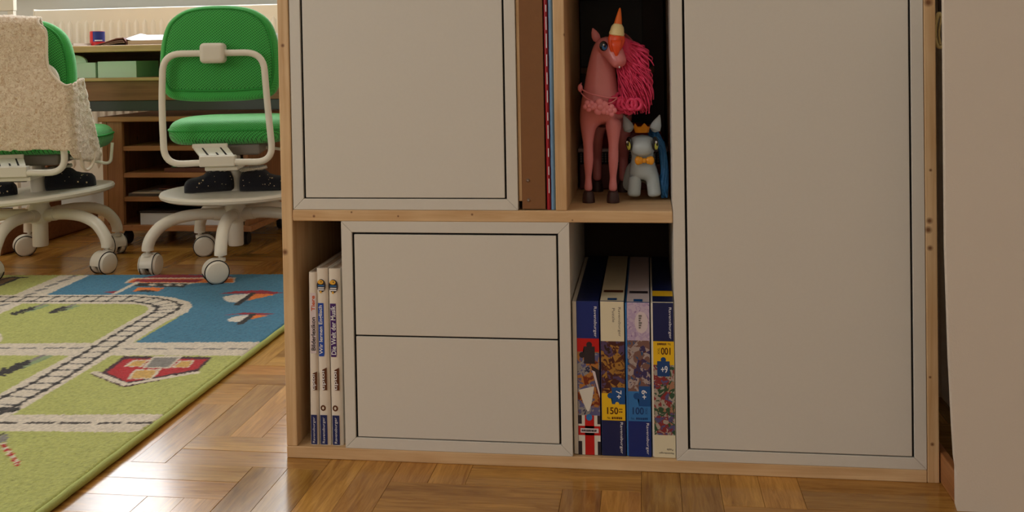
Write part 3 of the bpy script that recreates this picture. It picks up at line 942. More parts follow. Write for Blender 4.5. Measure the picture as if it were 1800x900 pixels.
RUG_LINES = [
    ('cream',0.014,[(-61.1,33.1),(-51.1,26.8),(-40.8,34.8)]),
    ('cream',0.014,[(-92.6,107.4),(-91.9,94.7)]),
    ('black',0.016,[(-54.6,85.7),(-55.2,97.2)]),
    ('black',0.016,[(-46.6,68.9),(-46.8,77.0)]),
    ('dark',0.007,[(-230.1,81.5),(-129.3,88.6),(-120.7,89.1),(-103.9,90.6),(-85.1,92.1),(-77.9,90.6),(-72.2,87.8),(-68.5,84.1),(-67.3,79.7),(-67.7,71.1),(-67.2,59.3),(-65.8,41.2),(-64.7,25.8),(-64.9,14.9),(-65.4,8.3)]),
    ('dark',0.007,[(-224.8,77.1),(-126.0,84.2),(-117.6,84.7),(-101.1,86.0),(-83.4,87.3),(-77.5,85.1),(-73.5,82.2),(-72.2,78.6),(-71.8,71.5),(-71.2,56.6),(-70.2,39.8),(-69.5,25.9),(-70.2,17.6),(-70.6,9.7)]),
    ('grey',0.016,[(-115.3,112.2),(-114.9,113.8)]),
    ('grey',0.016,[(-115.2,107.0),(-114.6,109.8)]),
    ('grey',0.016,[(-115.2,101.3),(-114.7,104.3)]),
    ('grey',0.016,[(-114.8,96.2),(-114.2,98.5)]),
    ('grey',0.016,[(-114.5,91.7),(-114.0,93.4)]),
    ('grey',0.016,[(-114.6,80.9),(-113.9,82.0)]),
    ('grey',0.009,[(-91.5,46.6),(-88.8,46.9)]),
    ('grey',0.009,[(-86.2,47.0),(-83.1,47.4)]),
    ('grey',0.009,[(-80.9,47.5),(-77.0,47.9)]),
    ('grey',0.009,[(-75.5,47.9),(-73.0,48.2)]),
    ('grey',0.009,[(-63.4,48.5),(-60.9,48.5)]),
    ('grey',0.009,[(-58.6,48.9),(-54.4,49.0)]),
    ('grey',0.009,[(-52.5,49.4),(-48.0,49.5)]),
    ('grey',0.009,[(-46.4,49.8),(-42.9,49.9)]),
    ('grey',0.009,[(-40.7,50.3),(-37.2,50.3)]),
    ('dark',0.009,[(-63.1,6.4),(-59.7,6.8)]),
    ('dark',0.009,[(-57.7,6.9),(-53.6,7.4)]),
    ('dark',0.009,[(-51.9,7.4),(-47.3,7.9)]),
    ('dark',0.009,[(-45.0,8.0),(-42.1,8.4)]),
    ('dark',0.009,[(-40.3,8.4),(-36.9,8.9)]),
    ('grey',0.009,[(-98.0,45.7),(-93.9,46.2)]),
    ('dark',0.009,[(-70.0,5.4),(-65.6,5.9)]),
    ('grey',0.009,[(-105.8,45.1),(-101.6,45.6)]),
    ('dark',0.009,[(-78.3,4.6),(-74.0,5.1)]),
    ('grey',0.009,[(-113.6,44.5),(-109.4,45.0)]),
    ('dark',0.009,[(-86.8,3.9),(-82.4,4.4)]),
    ('grey',0.009,[(-121.4,43.9),(-117.3,44.4)]),
    ('dark',0.009,[(-95.2,3.1),(-90.8,3.6)]),
    ('grey',0.009,[(-129.3,43.3),(-125.1,43.8)]),
    ('dark',0.009,[(-103.7,2.4),(-99.3,2.9)]),
    ('grey',0.009,[(-137.2,42.7),(-133.0,43.2)]),
    ('dark',0.009,[(-112.3,1.6),(-107.8,2.1)]),
    ('grey',0.009,[(-145.2,42.1),(-141.0,42.6)]),
    ('dark',0.009,[(-120.9,0.8),(-116.4,1.3)]),
    ('grey',0.009,[(-153.2,41.4),(-148.9,41.9)]),
    ('dark',0.009,[(-129.5,0.1),(-125.0,0.6)]),
    ('grey',0.009,[(-161.2,40.8),(-157.0,41.3)]),
    ('dark',0.009,[(-138.1,-0.7),(-133.7,-0.2)]),
    ('shadow',0.018,[(-103.8,76.3),(-102.9,81.6)]),
    ('dark',0.007,[(-105.6,72.8),(-104.7,80.0)]),
    ('grey',0.012,[(-104.7,80.0),(-104.4,83.2)]),
    ('black',0.0065,[(-105.9,72.8),(-107.2,74.6)]),
    ('black',0.0065,[(-105.6,72.8),(-104.8,72.6)]),
    ('black',0.0065,[(-105.8,73.5),(-106.2,74.5)]),
    ('black',0.0065,[(-105.5,73.5),(-104.8,73.0)]),
    ('black',0.0065,[(-105.7,74.2),(-106.6,75.4)]),
    ('black',0.0065,[(-105.4,74.2),(-104.1,74.2)]),
    ('black',0.0065,[(-105.6,74.9),(-106.1,76.4)]),
    ('black',0.0065,[(-105.3,74.9),(-104.6,75.3)]),
    ('black',0.0065,[(-105.5,75.6),(-106.4,77.4)]),
    ('black',0.0065,[(-105.3,75.6),(-104.2,75.2)]),
    ('black',0.0065,[(-105.5,76.3),(-105.6,77.1)]),
    ('black',0.0065,[(-105.2,76.3),(-104.0,76.2)]),
    ('black',0.0065,[(-105.4,77.0),(-105.8,77.7)]),
    ('black',0.0065,[(-105.1,77.0),(-103.9,77.0)]),
    ('black',0.0065,[(-105.3,77.8),(-105.8,79.3)]),
    ('black',0.0065,[(-105.0,77.8),(-103.5,77.2)]),
    ('black',0.0065,[(-105.2,78.5),(-106.0,79.8)]),
    ('black',0.0065,[(-104.9,78.5),(-103.7,77.9)]),
    ('black',0.0065,[(-105.1,79.2),(-104.9,79.9)]),
    ('black',0.0065,[(-104.8,79.2),(-104.6,79.5)]),
    ('shadow',0.018,[(-95.5,77.5),(-94.9,81.6)]),
    ('dark',0.007,[(-97.2,74.9),(-96.6,80.6)]),
    ('grey',0.012,[(-96.6,80.6),(-96.4,83.2)]),
    ('black',0.0065,[(-97.5,74.9),(-97.9,76.7)]),
    ('black',0.0065,[(-97.2,74.9),(-96.4,75.1)]),
    ('black',0.0065,[(-97.4,75.5),(-98.2,77.1)]),
    ('black',0.0065,[(-97.1,75.6),(-96.4,75.4)]),
    ('black',0.0065,[(-97.4,76.2),(-98.4,78.3)]),
    ('black',0.0065,[(-97.1,76.2),(-95.7,75.6)]),
    ('black',0.0065,[(-97.3,76.8),(-98.1,78.9)]),
    ('black',0.0065,[(-97.0,76.8),(-96.2,77.2)]),
    ('black',0.0065,[(-97.2,77.4),(-97.9,79.4)]),
    ('black',0.0065,[(-96.9,77.4),(-95.6,77.3)]),
    ('black',0.0065,[(-97.2,78.1),(-97.3,79.0)]),
    ('black',0.0065,[(-96.9,78.1),(-95.6,77.9)]),
    ('black',0.0065,[(-97.1,78.7),(-97.6,79.4)]),
    ('black',0.0065,[(-96.8,78.7),(-95.2,78.0)]),
    ('black',0.0065,[(-97.0,79.3),(-98.1,80.6)]),
    ('black',0.0065,[(-96.7,79.4),(-96.2,79.7)]),
    ('black',0.0065,[(-97.0,80.0),(-97.7,81.1)]),
    ('black',0.0065,[(-96.7,80.0),(-95.8,80.5)]),
    ('shadow',0.026999999999999996,[(-78.1,34.9),(-77.1,41.5)]),
    ('dark',0.007,[(-79.3,29.7),(-78.5,38.5)]),
    ('grey',0.012,[(-78.5,38.5),(-78.2,42.5)]),
    ('black',0.00975,[(-79.5,29.7),(-80.0,30.8)]),
    ('black',0.00975,[(-79.3,29.7),(-78.1,29.9)]),
    ('black',0.00975,[(-79.5,30.3),(-80.5,32.7)]),
    ('black',0.00975,[(-79.2,30.3),(-77.8,29.7)]),
    ('black',0.00975,[(-79.4,30.9),(-80.2,31.9)]),
    ('black',0.00975,[(-79.2,30.9),(-78.4,31.5)]),
    ('black',0.00975,[(-79.4,31.5),(-80.6,32.9)]),
    ('black',0.00975,[(-79.1,31.6),(-78.3,31.9)]),
    ('black',0.00975,[(-79.3,32.2),(-81.1,34.1)]),
    ('black',0.00975,[(-79.1,32.2),(-77.9,31.5)]),
    ('black',0.00975,[(-79.3,32.8),(-79.5,34.1)]),
    ('black',0.00975,[(-79.0,32.8),(-78.0,32.7)]),
    ('black',0.00975,[(-79.2,33.4),(-79.9,34.9)]),
    ('black',0.00975,[(-79.0,33.4),(-77.8,33.2)]),
    ('black',0.00975,[(-79.1,34.0),(-79.4,35.4)]),
    ('black',0.00975,[(-78.9,34.0),(-77.8,33.7)]),
    ('black',0.00975,[(-79.1,34.6),(-80.0,35.6)]),
    ('black',0.00975,[(-78.9,34.7),(-77.2,34.6)]),
    ('black',0.00975,[(-79.0,35.3),(-79.3,36.0)]),
    ('black',0.00975,[(-78.8,35.3),(-77.8,35.1)]),
    ('black',0.00975,[(-79.0,35.9),(-80.3,37.1)]),
    ('black',0.00975,[(-78.8,35.9),(-77.9,36.5)]),
    ('black',0.00975,[(-78.9,36.6),(-79.3,37.6)]),
    ('black',0.00975,[(-78.7,36.6),(-77.6,36.7)]),
    ('black',0.00975,[(-78.9,37.2),(-79.3,38.4)]),
    ('black',0.00975,[(-78.7,37.2),(-78.6,37.7)]),
    ('black',0.00975,[(-78.8,37.8),(-79.3,39.1)]),
    ('black',0.00975,[(-78.6,37.9),(-77.9,37.8)]),
    ('black',0.012,[(-134.2,106.1),(-132.5,110.9),(-128.0,111.0)]),
    ('black',0.012,[(-129.0,98.7),(-130.0,110.6)]),
]
TRACK = ([(-230.1,81.5),(-129.3,88.6),(-120.7,89.1),(-103.9,90.6),(-85.1,92.1),(-77.9,90.6),(-72.2,87.8),(-68.5,84.1),(-67.3,79.7),(-67.7,71.1),(-67.2,59.3),(-65.8,41.2),(-64.7,25.8),(-64.9,14.9),(-65.4,8.3)],
         [(-224.8,77.1),(-126.0,84.2),(-117.6,84.7),(-101.1,86.0),(-83.4,87.3),(-77.5,85.1),(-73.5,82.2),(-72.2,78.6),(-71.8,71.5),(-71.2,56.6),(-70.2,39.8),(-69.5,25.9),(-70.2,17.6),(-70.6,9.7)])
RUG_COL = {'green': (176, 180, 98), 'blue': (62, 122, 152), 'cream': (214, 202, 184), 'white': (222, 214, 202),
           'black': (38, 34, 32), 'dark': (70, 62, 56), 'grey': (130, 126, 120), 'red': (178, 16, 28),
           'darkred': (148, 20, 44), 'ochre': (206, 164, 88), 'orange': (226, 122, 44), 'shadow': (136, 156, 112),
           'brown': (130, 96, 62), 'roof': (66, 26, 36)}
RUG_TOP = 0.012


def inside_poly(px, py, poly):
    res = np.zeros(px.shape, bool)
    n = len(poly)
    for i in range(n):
        x0, y0 = poly[i]
        x1, y1 = poly[(i + 1) % n]
        if y0 == y1:
            continue
        c = ((y0 > py) != (y1 > py)) & (px < (x1 - x0) * (py - y0) / (y1 - y0) + x0)
        res ^= c
    return res


def near_line(px, py, pts, w):
    d = np.full(px.shape, 1e9)
    for (x0, y0), (x1, y1) in zip(pts[:-1], pts[1:]):
        dx, dy = x1 - x0, y1 - y0
        L = dx * dx + dy * dy + 1e-9
        t = np.clip(((px - x0) * dx + (py - y0) * dy) / L, 0, 1)
        d = np.minimum(d, np.hypot(px - x0 - t * dx, py - y0 - t * dy))
    return d < w / 2


def build_rug():
    xa, xb, ya = -2.02, -0.360, -0.70
    nx, ny = 520, 620
    gx = np.linspace(xa, xb, nx)
    far = 1.133 + (gx + 1.378) * 0.0745
    tt = np.linspace(0, 1, ny)
    X = np.repeat(gx[None, :], ny, 0)
    Y = ya + tt[:, None] * (far[None, :] - ya)
    rs = np.random.RandomState(4)
    # woven outlines are never quite straight
    jx = X * 100 + rs.normal(0, 0.10, X.shape)
    jy = Y * 100 + rs.normal(0, 0.10, X.shape)

    def lin(c):
        return np.array(srgb(*RUG_COL[c])[:3])
    col = np.empty(X.shape + (3,))
    col[:] = lin('green')
    for c, poly in RUG_POLYS:
        col[inside_poly(jx, jy, poly)] = lin(c)
    for c, w, pts in RUG_LINES:
        col[near_line(jx, jy, pts, w * 100)] = lin(c)

    def resample(pts, step):
        out, acc = [pts[0]], 0.0
        for a, b in zip(pts[:-1], pts[1:]):
            L = math.hypot(b[0] - a[0], b[1] - a[1])
            d = step - acc
            while d <= L:
                out.append((a[0] + (b[0] - a[0]) * d / L, a[1] + (b[1] - a[1]) * d / L))
                d += step
            acc = (acc + L) % step
        return out

    def nearest(pts, q):
        best = None
        for a, b in zip(pts[:-1], pts[1:]):
            dx, dy = b[0] - a[0], b[1] - a[1]
            t = max(0, min(1, ((q[0] - a[0]) * dx + (q[1] - a[1]) * dy) / (dx * dx + dy * dy + 1e-9)))
            p = (a[0] + t * dx, a[1] + t * dy)
            d = math.hypot(p[0] - q[0], p[1] - q[1])
            if best is None or d < best[0]:
                best = (d, p)
        return best[1]
    for q in resample(TRACK[0], 3.9):
        p = nearest(TRACK[1], q)
        col[near_line(jx, jy, [q, p], 0.55)] = lin('grey') * 0.6
        for e in (p, q):
            col[(np.hypot((jx - e[0]), (jy - e[1])) < 0.8)] = lin('black')
    tuft = rs.normal(0, 1, X.shape)
    speck = np.where(rs.rand(*X.shape) < 0.05, 0.72, 1.0)
    col *= ((1 + 0.10 * tuft) * speck)[..., None]
    Z = RUG_TOP + rs.normal(0, 0.00045, X.shape)
    edge = np.minimum(1, (xb - X) / 0.006)
    Z = 0.004 + (Z - 0.004) * np.sqrt(np.clip(edge, 0, 1))
    v = np.stack([X, Y, Z], -1).reshape(-1, 3)
    idx = np.arange(nx * ny).reshape(ny, nx)
    f = np.stack([idx[:-1, :-1], idx[:-1, 1:], idx[1:, 1:], idx[1:, :-1]], -1).reshape(-1, 4)
    # skirt down to the floor along the four sides
    ring = np.concatenate([idx[0, :], idx[1:, -1], idx[-1, -2::-1], idx[-2:0:-1, 0]])
    base = v[ring].copy()
    base[:, 2] = 0.0008
    nb = len(v) + np.arange(len(ring))
    v = np.concatenate([v, base])
    side = np.stack([np.roll(ring, -1), ring, nb, np.roll(nb, -1)], -1)
    f = np.concatenate([f, side])
    c = np.concatenate([col.reshape(-1, 3), col.reshape(-1, 3)[ring]])
    me = bpy.data.meshes.new('pile')
    me.vertices.add(len(v))
    me.vertices.foreach_set('co', v.ravel())
    me.loops.add(f.size)
    me.loops.foreach_set('vertex_index', f.ravel().astype(np.int32))
    me.polygons.add(len(f))
    me.polygons.foreach_set('loop_start', np.arange(0, f.size, 4, dtype=np.int32))
    me.update(calc_edges=True)
    me.validate()
    ca = me.color_attributes.new('weave', 'FLOAT_COLOR', 'POINT')
    ca.data.foreach_set('color', np.concatenate([np.clip(c, 0, 1), np.ones((len(c), 1))], 1).ravel())
    m, nt, b = new_mat('woven_rug')
    b.inputs['Roughness'].default_value = 0.95
    b.inputs['Sheen Weight'].default_value = 0.08
    at = node(nt, 'ShaderNodeAttribute', attribute_name='weave')
    nt.links.new(at.outputs['Color'], b.inputs['Base Color'])
    tc = node(nt, 'ShaderNodeTexCoord')
    nz = node(nt, 'ShaderNodeTexNoise', Scale=420.0, Detail=3.0)
    nt.links.new(tc.outputs['Object'], nz.inputs['Vector'])
    bp = node(nt, 'ShaderNodeBump', Strength=0.7, Distance=0.003)
    nt.links.new(nz.outputs['Fac'], bp.inputs['Height'])
    nt.links.new(bp.outputs['Normal'], b.inputs['Normal'])
    t = thing('play_rug', 'green and blue play rug with roads, rail track, boats and a red house on parquet', 'rug', (0, 0, 0))
    link_mesh('pile', me, m, t)
    yfar = 1.133 + (xb + 1.378) * 0.0745
    tube('binding', [(xb + 0.003, ya + k * (yfar - ya) / 60, 0.0072 + 0.0005 * math.sin(k * 2.3)) for k in range(61)], 0.0062, M['rug_edge'], t, 10)


build_rug()

# ================================================================== SHELF UNIT
BT = 0.01837                       # board thickness at the bottom
MZ0, MZ1 = BT + 0.35, BT + 0.35 + 0.0177
TOPZ = MZ1 + 0.35
DEPTH = 0.352
shelf = thing('wooden_shelf_unit', 'low pine shelf unit filled with white cabinets, books and toys', 'shelf unit', (0, 0, 0))
bv = 0.0014
box('bottom_board', (-0.0946, 0.0, 0.0), (0.8540, DEPTH, BT), M['pine_x'], shelf, bv)
box('side_board', (-0.0946, 0.0, BT), (-0.0772, DEPTH, TOPZ), M['pine_z'], shelf, bv)
box('side_board', (0.8545, 0.0, 0.0), (0.8708, DEPTH, TOPZ), M['pine_z'], shelf, bv)
box('middle_shelf', (-0.0768, 0.0, MZ0), (0.5020, DEPTH, MZ1), M['pine_x'], shelf, 0.0018)
box('upright_divider', (0.3306, 0.0, MZ1), (0.3475, DEPTH, TOPZ), M['pine_z'], shelf, bv)
box('top_board', (-0.0946, 0.0, TOPZ), (0.9740, DEPTH, TOPZ + 0.018), M['pine_x'], shelf, bv)  # out of view; run on to the wall to shut light out of the gap
box('back_panel', (-0.0946, DEPTH, 0.0), (0.8708, DEPTH + 0.004, TOPZ + 0.018), M['back_board'], shelf)


def cabinet(name, label, x0, z0, w, h, fronts):
    """white lacquered cube: mitred carcass boards and inset flush fronts"""
    t = thing(name, label, 'cabinet', (x0, 0, z0), 0, 'white cabinets in the pine shelf')
    th, d = 0.0168, 0.345
    g = 0.00018

    def board(n, a, b, ia, ib):
        # a, b: outer corners; ia, ib: inner corners (x, z) of one mitred board
        rings = [[(p[0], y, p[1]) for p in (a, b, ib, ia)] for y in (0.0, d)]
        bm = loft_bm(rings)
        bmesh.ops.recalc_face_normals(bm, faces=bm.faces)
        bmesh.ops.bevel(bm, geom=bm.edges[:], offset=0.0005, segments=1, affect='EDGES')
        return from_bm(n, bm, M['white'], t)
    board('bottom_panel', (g, 0), (w - g, 0), (th + g, th), (w - th - g, th))
    board('top_panel', (w - g, h), (g, h), (w - th - g, h - th), (th + g, h - th))
    board('side_panel', (0, h - g), (0, g), (th, h - th - g), (th, th + g))
    board('side_panel', (w, g), (w, h - g), (w - th, th + g), (w - th, h - th - g))
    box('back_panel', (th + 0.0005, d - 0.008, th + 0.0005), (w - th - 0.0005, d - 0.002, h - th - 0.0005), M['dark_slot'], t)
    gap = 0.0034
    for n, f0, f1 in fronts:
        box(n, (th + gap, 0.0004, th + gap * (0.5 if f0 == 0 else 0.3) + f0), (w - th - gap * 0.9, 0.018, th + f1 - gap * (0.95 if f1 > h - 2 * th - 0.001 else 0.45)), M['white'], t, 0.0009)
    box('gap_shade', (th + 0.0005, 0.0035, th + 0.0005), (w - th - 0.0005, 0.034, h - th - 0.0005), M['dark_slot'], t)  # black filler that paints the shade in the gaps round the fronts
    return t


ih = 0.35 - 2 * 0.0168
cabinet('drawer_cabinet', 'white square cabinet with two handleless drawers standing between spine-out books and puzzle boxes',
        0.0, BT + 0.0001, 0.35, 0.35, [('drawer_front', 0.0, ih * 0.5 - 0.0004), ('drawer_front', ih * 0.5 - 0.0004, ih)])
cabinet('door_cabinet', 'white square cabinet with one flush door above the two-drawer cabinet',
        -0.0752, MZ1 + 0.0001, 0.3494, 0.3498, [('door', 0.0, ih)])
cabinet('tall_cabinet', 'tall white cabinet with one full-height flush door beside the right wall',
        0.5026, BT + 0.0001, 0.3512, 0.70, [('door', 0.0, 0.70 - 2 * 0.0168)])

# ================================================================== BOOKS (lower left)


def spine_book(name, label, x0, x1, h, depth, tilt, build):
    t = thing(name, label, 'book', (x0, 0.0, BT + 0.0002), 0, 'picture books beside the drawers')
    w = x1 - x0
    t.rotation_euler = (0, tilt, 0)
    yf = 0.008
    # hard cover: two boards and a slightly rounded spine
    cov = 0.0016
    boxes('cover', [((0, yf + 0.003, 0), (cov, depth, h)), ((w - cov, yf + 0.003, 0), (w, depth, h))], M['book_white'], t)
    n = 10
    rings = []
    for z in (0.0, h):
        front = [(w * k / n, yf + 0.003 * (1 - math.sin(PI * k / n)) ** 1.5, z) for k in range(n + 1)]
        rings.append(front + [(w - 0.0005, yf + 0.0055, z), (0.0005, yf + 0.0055, z)])
    loft('spine', rings, M['book_white'], t)
    box('page_block', (cov + 0.0002, yf + 0.006, 0.003), (w - cov - 0.0002, depth - 0.003, h - 0.003), M['page_edge'], t)
    build(t, w, h, yf - 0.0004)
    return t


def fish_emblem(t, x, z, y, s):
    front_poly('emblem', [(x + s * math.cos(a) * 0.95, z + s * 1.35 * math.sin(a)) for a in [2 * PI * k / 20 for k in range(20)]], y, M['ink'], t)
    front_poly('emblem', [(x - s * 0.15 + s * 0.62 * math.cos(a), z + s * 0.75 + s * 0.45 * math.sin(a)) for a in [2 * PI * k / 16 for k in range(16)]], y - 0.0002, M['yellow_fish'], t)
    front_poly('emblem', [(x + s * 0.12 * math.cos(a), z + s * 0.8 + s * 0.14 * math.sin(a)) for a in [2 * PI * k / 10 for k in range(10)]], y - 0.0004, M['ink'], t)
    for k, dz in enumerate((0.0, -0.45, -0.85)):
        front_poly('emblem', [(x - s * 0.75, z + s * (dz - 0.12)), (x + s * 0.55, z + s * (dz - 0.12)), (x + s * 0.65, z + s * (dz + 0.1)), (x - s * 0.65, z + s * (dz + 0.14))], y - 0.0002, M['sky_emblem'] if k == 0 else M['ink_white'], t)
    front_poly('emblem', [(x - s * 0.35, z - s * 1.5), (x + s * 0.05, z - s * 1.55), (x, z - s * 1.05), (x - s * 0.3, z - s * 1.1)], y - 0.0002, M['yellow_fish'], t)


def series_logo(t, x, z, y, hgt, wid):
    front_poly('logo_plate', [(x - wid * 0.05, z - hgt * 0.46), (x + wid * 0.62, z - hgt * 0.46), (x + wid * 0.62, z + hgt * 0.62), (x - wid * 0.05, z + hgt * 0.5)], y, M['ink_brown'], t)
    text('lettering', 'tiptoi', M['ink_white'], t, (x + wid * 0.12, y - 0.0003, z), hgt * 0.92, wid * 0.62, PI / 2, bold=0.012)


def foot(t, w, y, hgt=0.047):
    patch('foot_label', w * 0.10, w * 0.72, 0.001, hgt, y, M['book_navy'], t)
    text('lettering', 'Ravensburger', M['ink_white'], t, (w * 0.42, y - 0.0003, hgt * 0.5), hgt * 0.86, w * 0.30, PI / 2)


def b1(t, w, h, y):
    patch('title_plate', w * 0.16, w * 0.86, h - 0.106 - 0.02, h - 0.032, y, M['pale'], t)
    text('lettering', 'Bilderlexikon', M['ink'], t, (w * 0.52, y - 0.0003, h - 0.0955), 0.052, w * 0.50, PI / 2, bold=0.025)
    text('lettering', 'Tiere', M['ink_orange'], t, (w * 0.52, y - 0.0003, h - 0.048), 0.024, w * 0.44, PI / 2, bold=0.025)
    series_logo(t, w * 0.42, 0.098, y, 0.027, w * 0.8)
    foot(t, w * 1.15, y)


def b2(t, w, h, y, tab='book_blue_tab', ttl='Wir lernen Englisch'):
    fish_emblem(t, w * 0.44, h - 0.027, y, w * 0.43)
    front_poly('title_tab', [(w * 0.1, h - 0.137), (w * 0.55, h - 0.137), (w * 0.61, h - 0.133), (w * 0.61, h - 0.054), (w * 0.1, h - 0.054)], y, M[tab], t)
    text('lettering', ttl, M['ink_white'], t, (w * 0.36, y - 0.0003, h - 0.0955), 0.076, w * 0.42, PI / 2, bold=0.02)
    series_logo(t, w * 0.40, 0.101, y, 0.033, w * 0.62)
    front_poly('badge', [(w * 0.38 + w * 0.24 * math.cos(a), 0.058 + w * 0.26 * math.sin(a)) for a in [2 * PI * k / 18 for k in range(18)]], y, M['ink_brown'], t)
    front_poly('badge', [(w * 0.38 + w * 0.10 * math.cos(a), 0.058 + w * 0.13 * math.sin(a)) for a in [2 * PI * k / 12 for k in range(12)]], y - 0.0003, M['book_white'], t)
    foot(t, w, y)


spine_book('picture_book', 'slim white book with orange and black title reading Bilderlexikon Tiere', -0.0590, -0.0455, 0.269, 0.22, 0.010, b1)
spine_book('picture_book', 'white book with blue title tab reading Wir lernen Englisch', -0.0437, -0.0262, 0.2755, 0.235, 0.0, b2)
spine_book('picture_book', 'white book with purple title tab reading Die Welt der Musik', -0.0245, -0.0064, 0.2750, 0.235, 0.0,
           lambda t, w, h, y: b2(t, w, h, y, 'book_purple_tab', 'Die Welt der Musik'))

# ================================================================== PUZZLE BOXES (lower middle)
BOX_H = 0.2315


def puzzle_box(label, x0, x1, h, top_mat, side_mat, build, strip=0.0035, strip_mat='white_card'):
    t = thing('puzzle_box', label, 'box', (x0, 0.0, BT + 0.0002), 0, 'boxed jigsaw puzzles in a row')
    w = x1 - x0
    y, d = 0.008, 0.325
    box('tray', (0, y + 0.0006, 0.0008), (strip + 0.004, y + d - 0.001, h - 0.0012), M[strip_mat], t, 0.0006)
    box('lid', (strip, y, 0), (w, y + d, h), M[side_mat], t, 0.0008)
    bm = bmesh.new()
    bm.faces.new([bm.verts.new(p) for p in ((strip + 0.0005, y + 0.001, h + 0.0002), (w - 0.0005, y + 0.001, h + 0.0002), (w - 0.0005, y + d, h + 0.0002), (strip + 0.0005, y + d, h + 0.0002))])
    from_bm('top_print', bm, M[top_mat], t)
    build(t, strip + 0.0006, w - 0.0006, h, y - 0.0003)
    return t


def side_brand(t, x, zc, y, L, hgt, m='ink_white'):
    text('lettering', 'Ravensburger', M[m], t, (x, y, zc), L, hgt, -PI / 2, bold=0.006)


def top_patch(t, x0, x1, y0, y1, h, m):
    bm = bmesh.new()
    bm.faces.new([bm.verts.new(p) for p in ((x0, y0, h), (x1, y0, h), (x1, y1, h), (x0, y1, h))])
    return from_bm('top_print', bm, M[m], t)


def scribble(t, x0, x1, z, hh, y, m, n=6, seed=1):
    r = random.Random(seed)
    bm = bmesh.new()
    x = x0
    while x < x1:
        w = (x1 - x0) / n * r.uniform(0.5, 1.0)
        vs = [bm.verts.new(p) for p in ((x, y, z - hh / 2), (min(x + w, x1), y, z - hh / 2 * r.uniform(0.6, 1)), (min(x + w, x1), y, z + hh / 2), (x, y, z + hh / 2 * r.uniform(0.6, 1)))]
        bm.faces.new(vs)
        x += w + (x1 - x0) / n * 0.25
    return from_bm('small_print', bm, M[m], t)


def piece(t, x0, x1, z0, z1, y, m, knob_side=-1, knob_top=0):
    """jigsaw piece outline with round knobs"""
    pts = []
    r = (z1 - z0) * 0.17
    cz, cx = (z0 + z1) / 2, (x0 + x1) / 2

    def arc(c, r, a0, a1, n=10):
        return [(c[0] + r * math.cos(a0 + (a1 - a0) * k / n), c[1] + r * math.sin(a0 + (a1 - a0) * k / n)) for k in range(n + 1)]
    pts += [(x0, z0)]
    if knob_top == -1:
        pts += arc((cx + 0.1 * (x1 - x0), z0), r, PI, 0)
    pts += [(x1, z0), (x1, z1)]
    if knob_top == 1:
        pts += arc((cx, z1 + r * 0.6), r, -PI / 5, PI + PI / 5)
    pts += [(x0, z1)]
    if knob_side == -1:
        pts += arc((x0 - r * 0.6, cz), r, PI / 2 - 0.7, 3 * PI / 2 + 0.7)
    return front_poly('jigsaw_piece', pts, y, M[m], t)


def p1(t, a, b, h, y):
    w = b - a
    patch('print_panel', a, b, h - 0.056, h - 0.0006, y, M['navy'], t)
    side_brand(t, b - w * 0.17, h - 0.031, y - 0.0002, 0.046, w * 0.17)
    patch('print_panel', a, b, h - 0.076, h - 0.056, y, M['flag_red'], t)
    piece(t, a + w * 0.30, a + w * 0.80, h - 0.094, h - 0.068, y - 0.0002, 'ink', -1, 1)
    patch('print_panel', a, b, 0.060, h - 0.076, y, M['pic_a'], t)
    front_poly('print_panel', [(a + w * 0.05, 0.098), (a + w * 0.75, 0.104), (a + w * 0.62, 0.078), (a + w * 0.5, 0.066), (a + w * 0.42, 0.066), (a + w * 0.25, 0.078)], y - 0.0002, M['white_card'], t)
    front_poly('print_panel', [(a + w * 0.62, 0.135), (b, 0.128), (b, 0.092), (a + w * 0.85, 0.10)], y - 0.0002, M['ink'], t)
    front_poly('print_panel', [(a + w * 0.66, 0.128), (a + w * 0.8, 0.126), (b, 0.094), (b, 0.086)], y - 0.0003, M['pale'], t)
    # flag on the foot of the box
    patch('print_panel', a, b, 0.0006, 0.060, y, M['white_card'], t)
    for s0, s1 in ((a, a + w * 0.16), (b - w * 0.13, b)):
        patch('print_panel', s0, s1, 0.0008, 0.021, y - 0.0002, M['ink'], t)
        patch('print_panel', s0, s1, 0.047, 0.060, y - 0.0002, M['ink'], t)
    patch('print_panel', a + w * 0.30, a + w * 0.72, 0.0006, 0.060, y - 0.0002, M['flag_red'], t)
    patch('print_panel', a, b, 0.030, 0.044, y - 0.0002, M['flag_red'], t)
    patch('print_panel', a + w * 0.10, a + w * 0.92, 0.0338, 0.0405, y - 0.0004, M['pale'], t)
    scribble(t, a + w * 0.15, a + w * 0.82, 0.0371, 0.0034, y - 0.0006, 'ink', 8, 3)
    front_poly('print_panel', [(a + w * 0.5 + w * 0.14 * math.cos(k), 0.057 + 0.005 * math.sin(k)) for k in [2 * PI * i / 14 for i in range(14)]], y - 0.0004, M['mid_blue'], t)


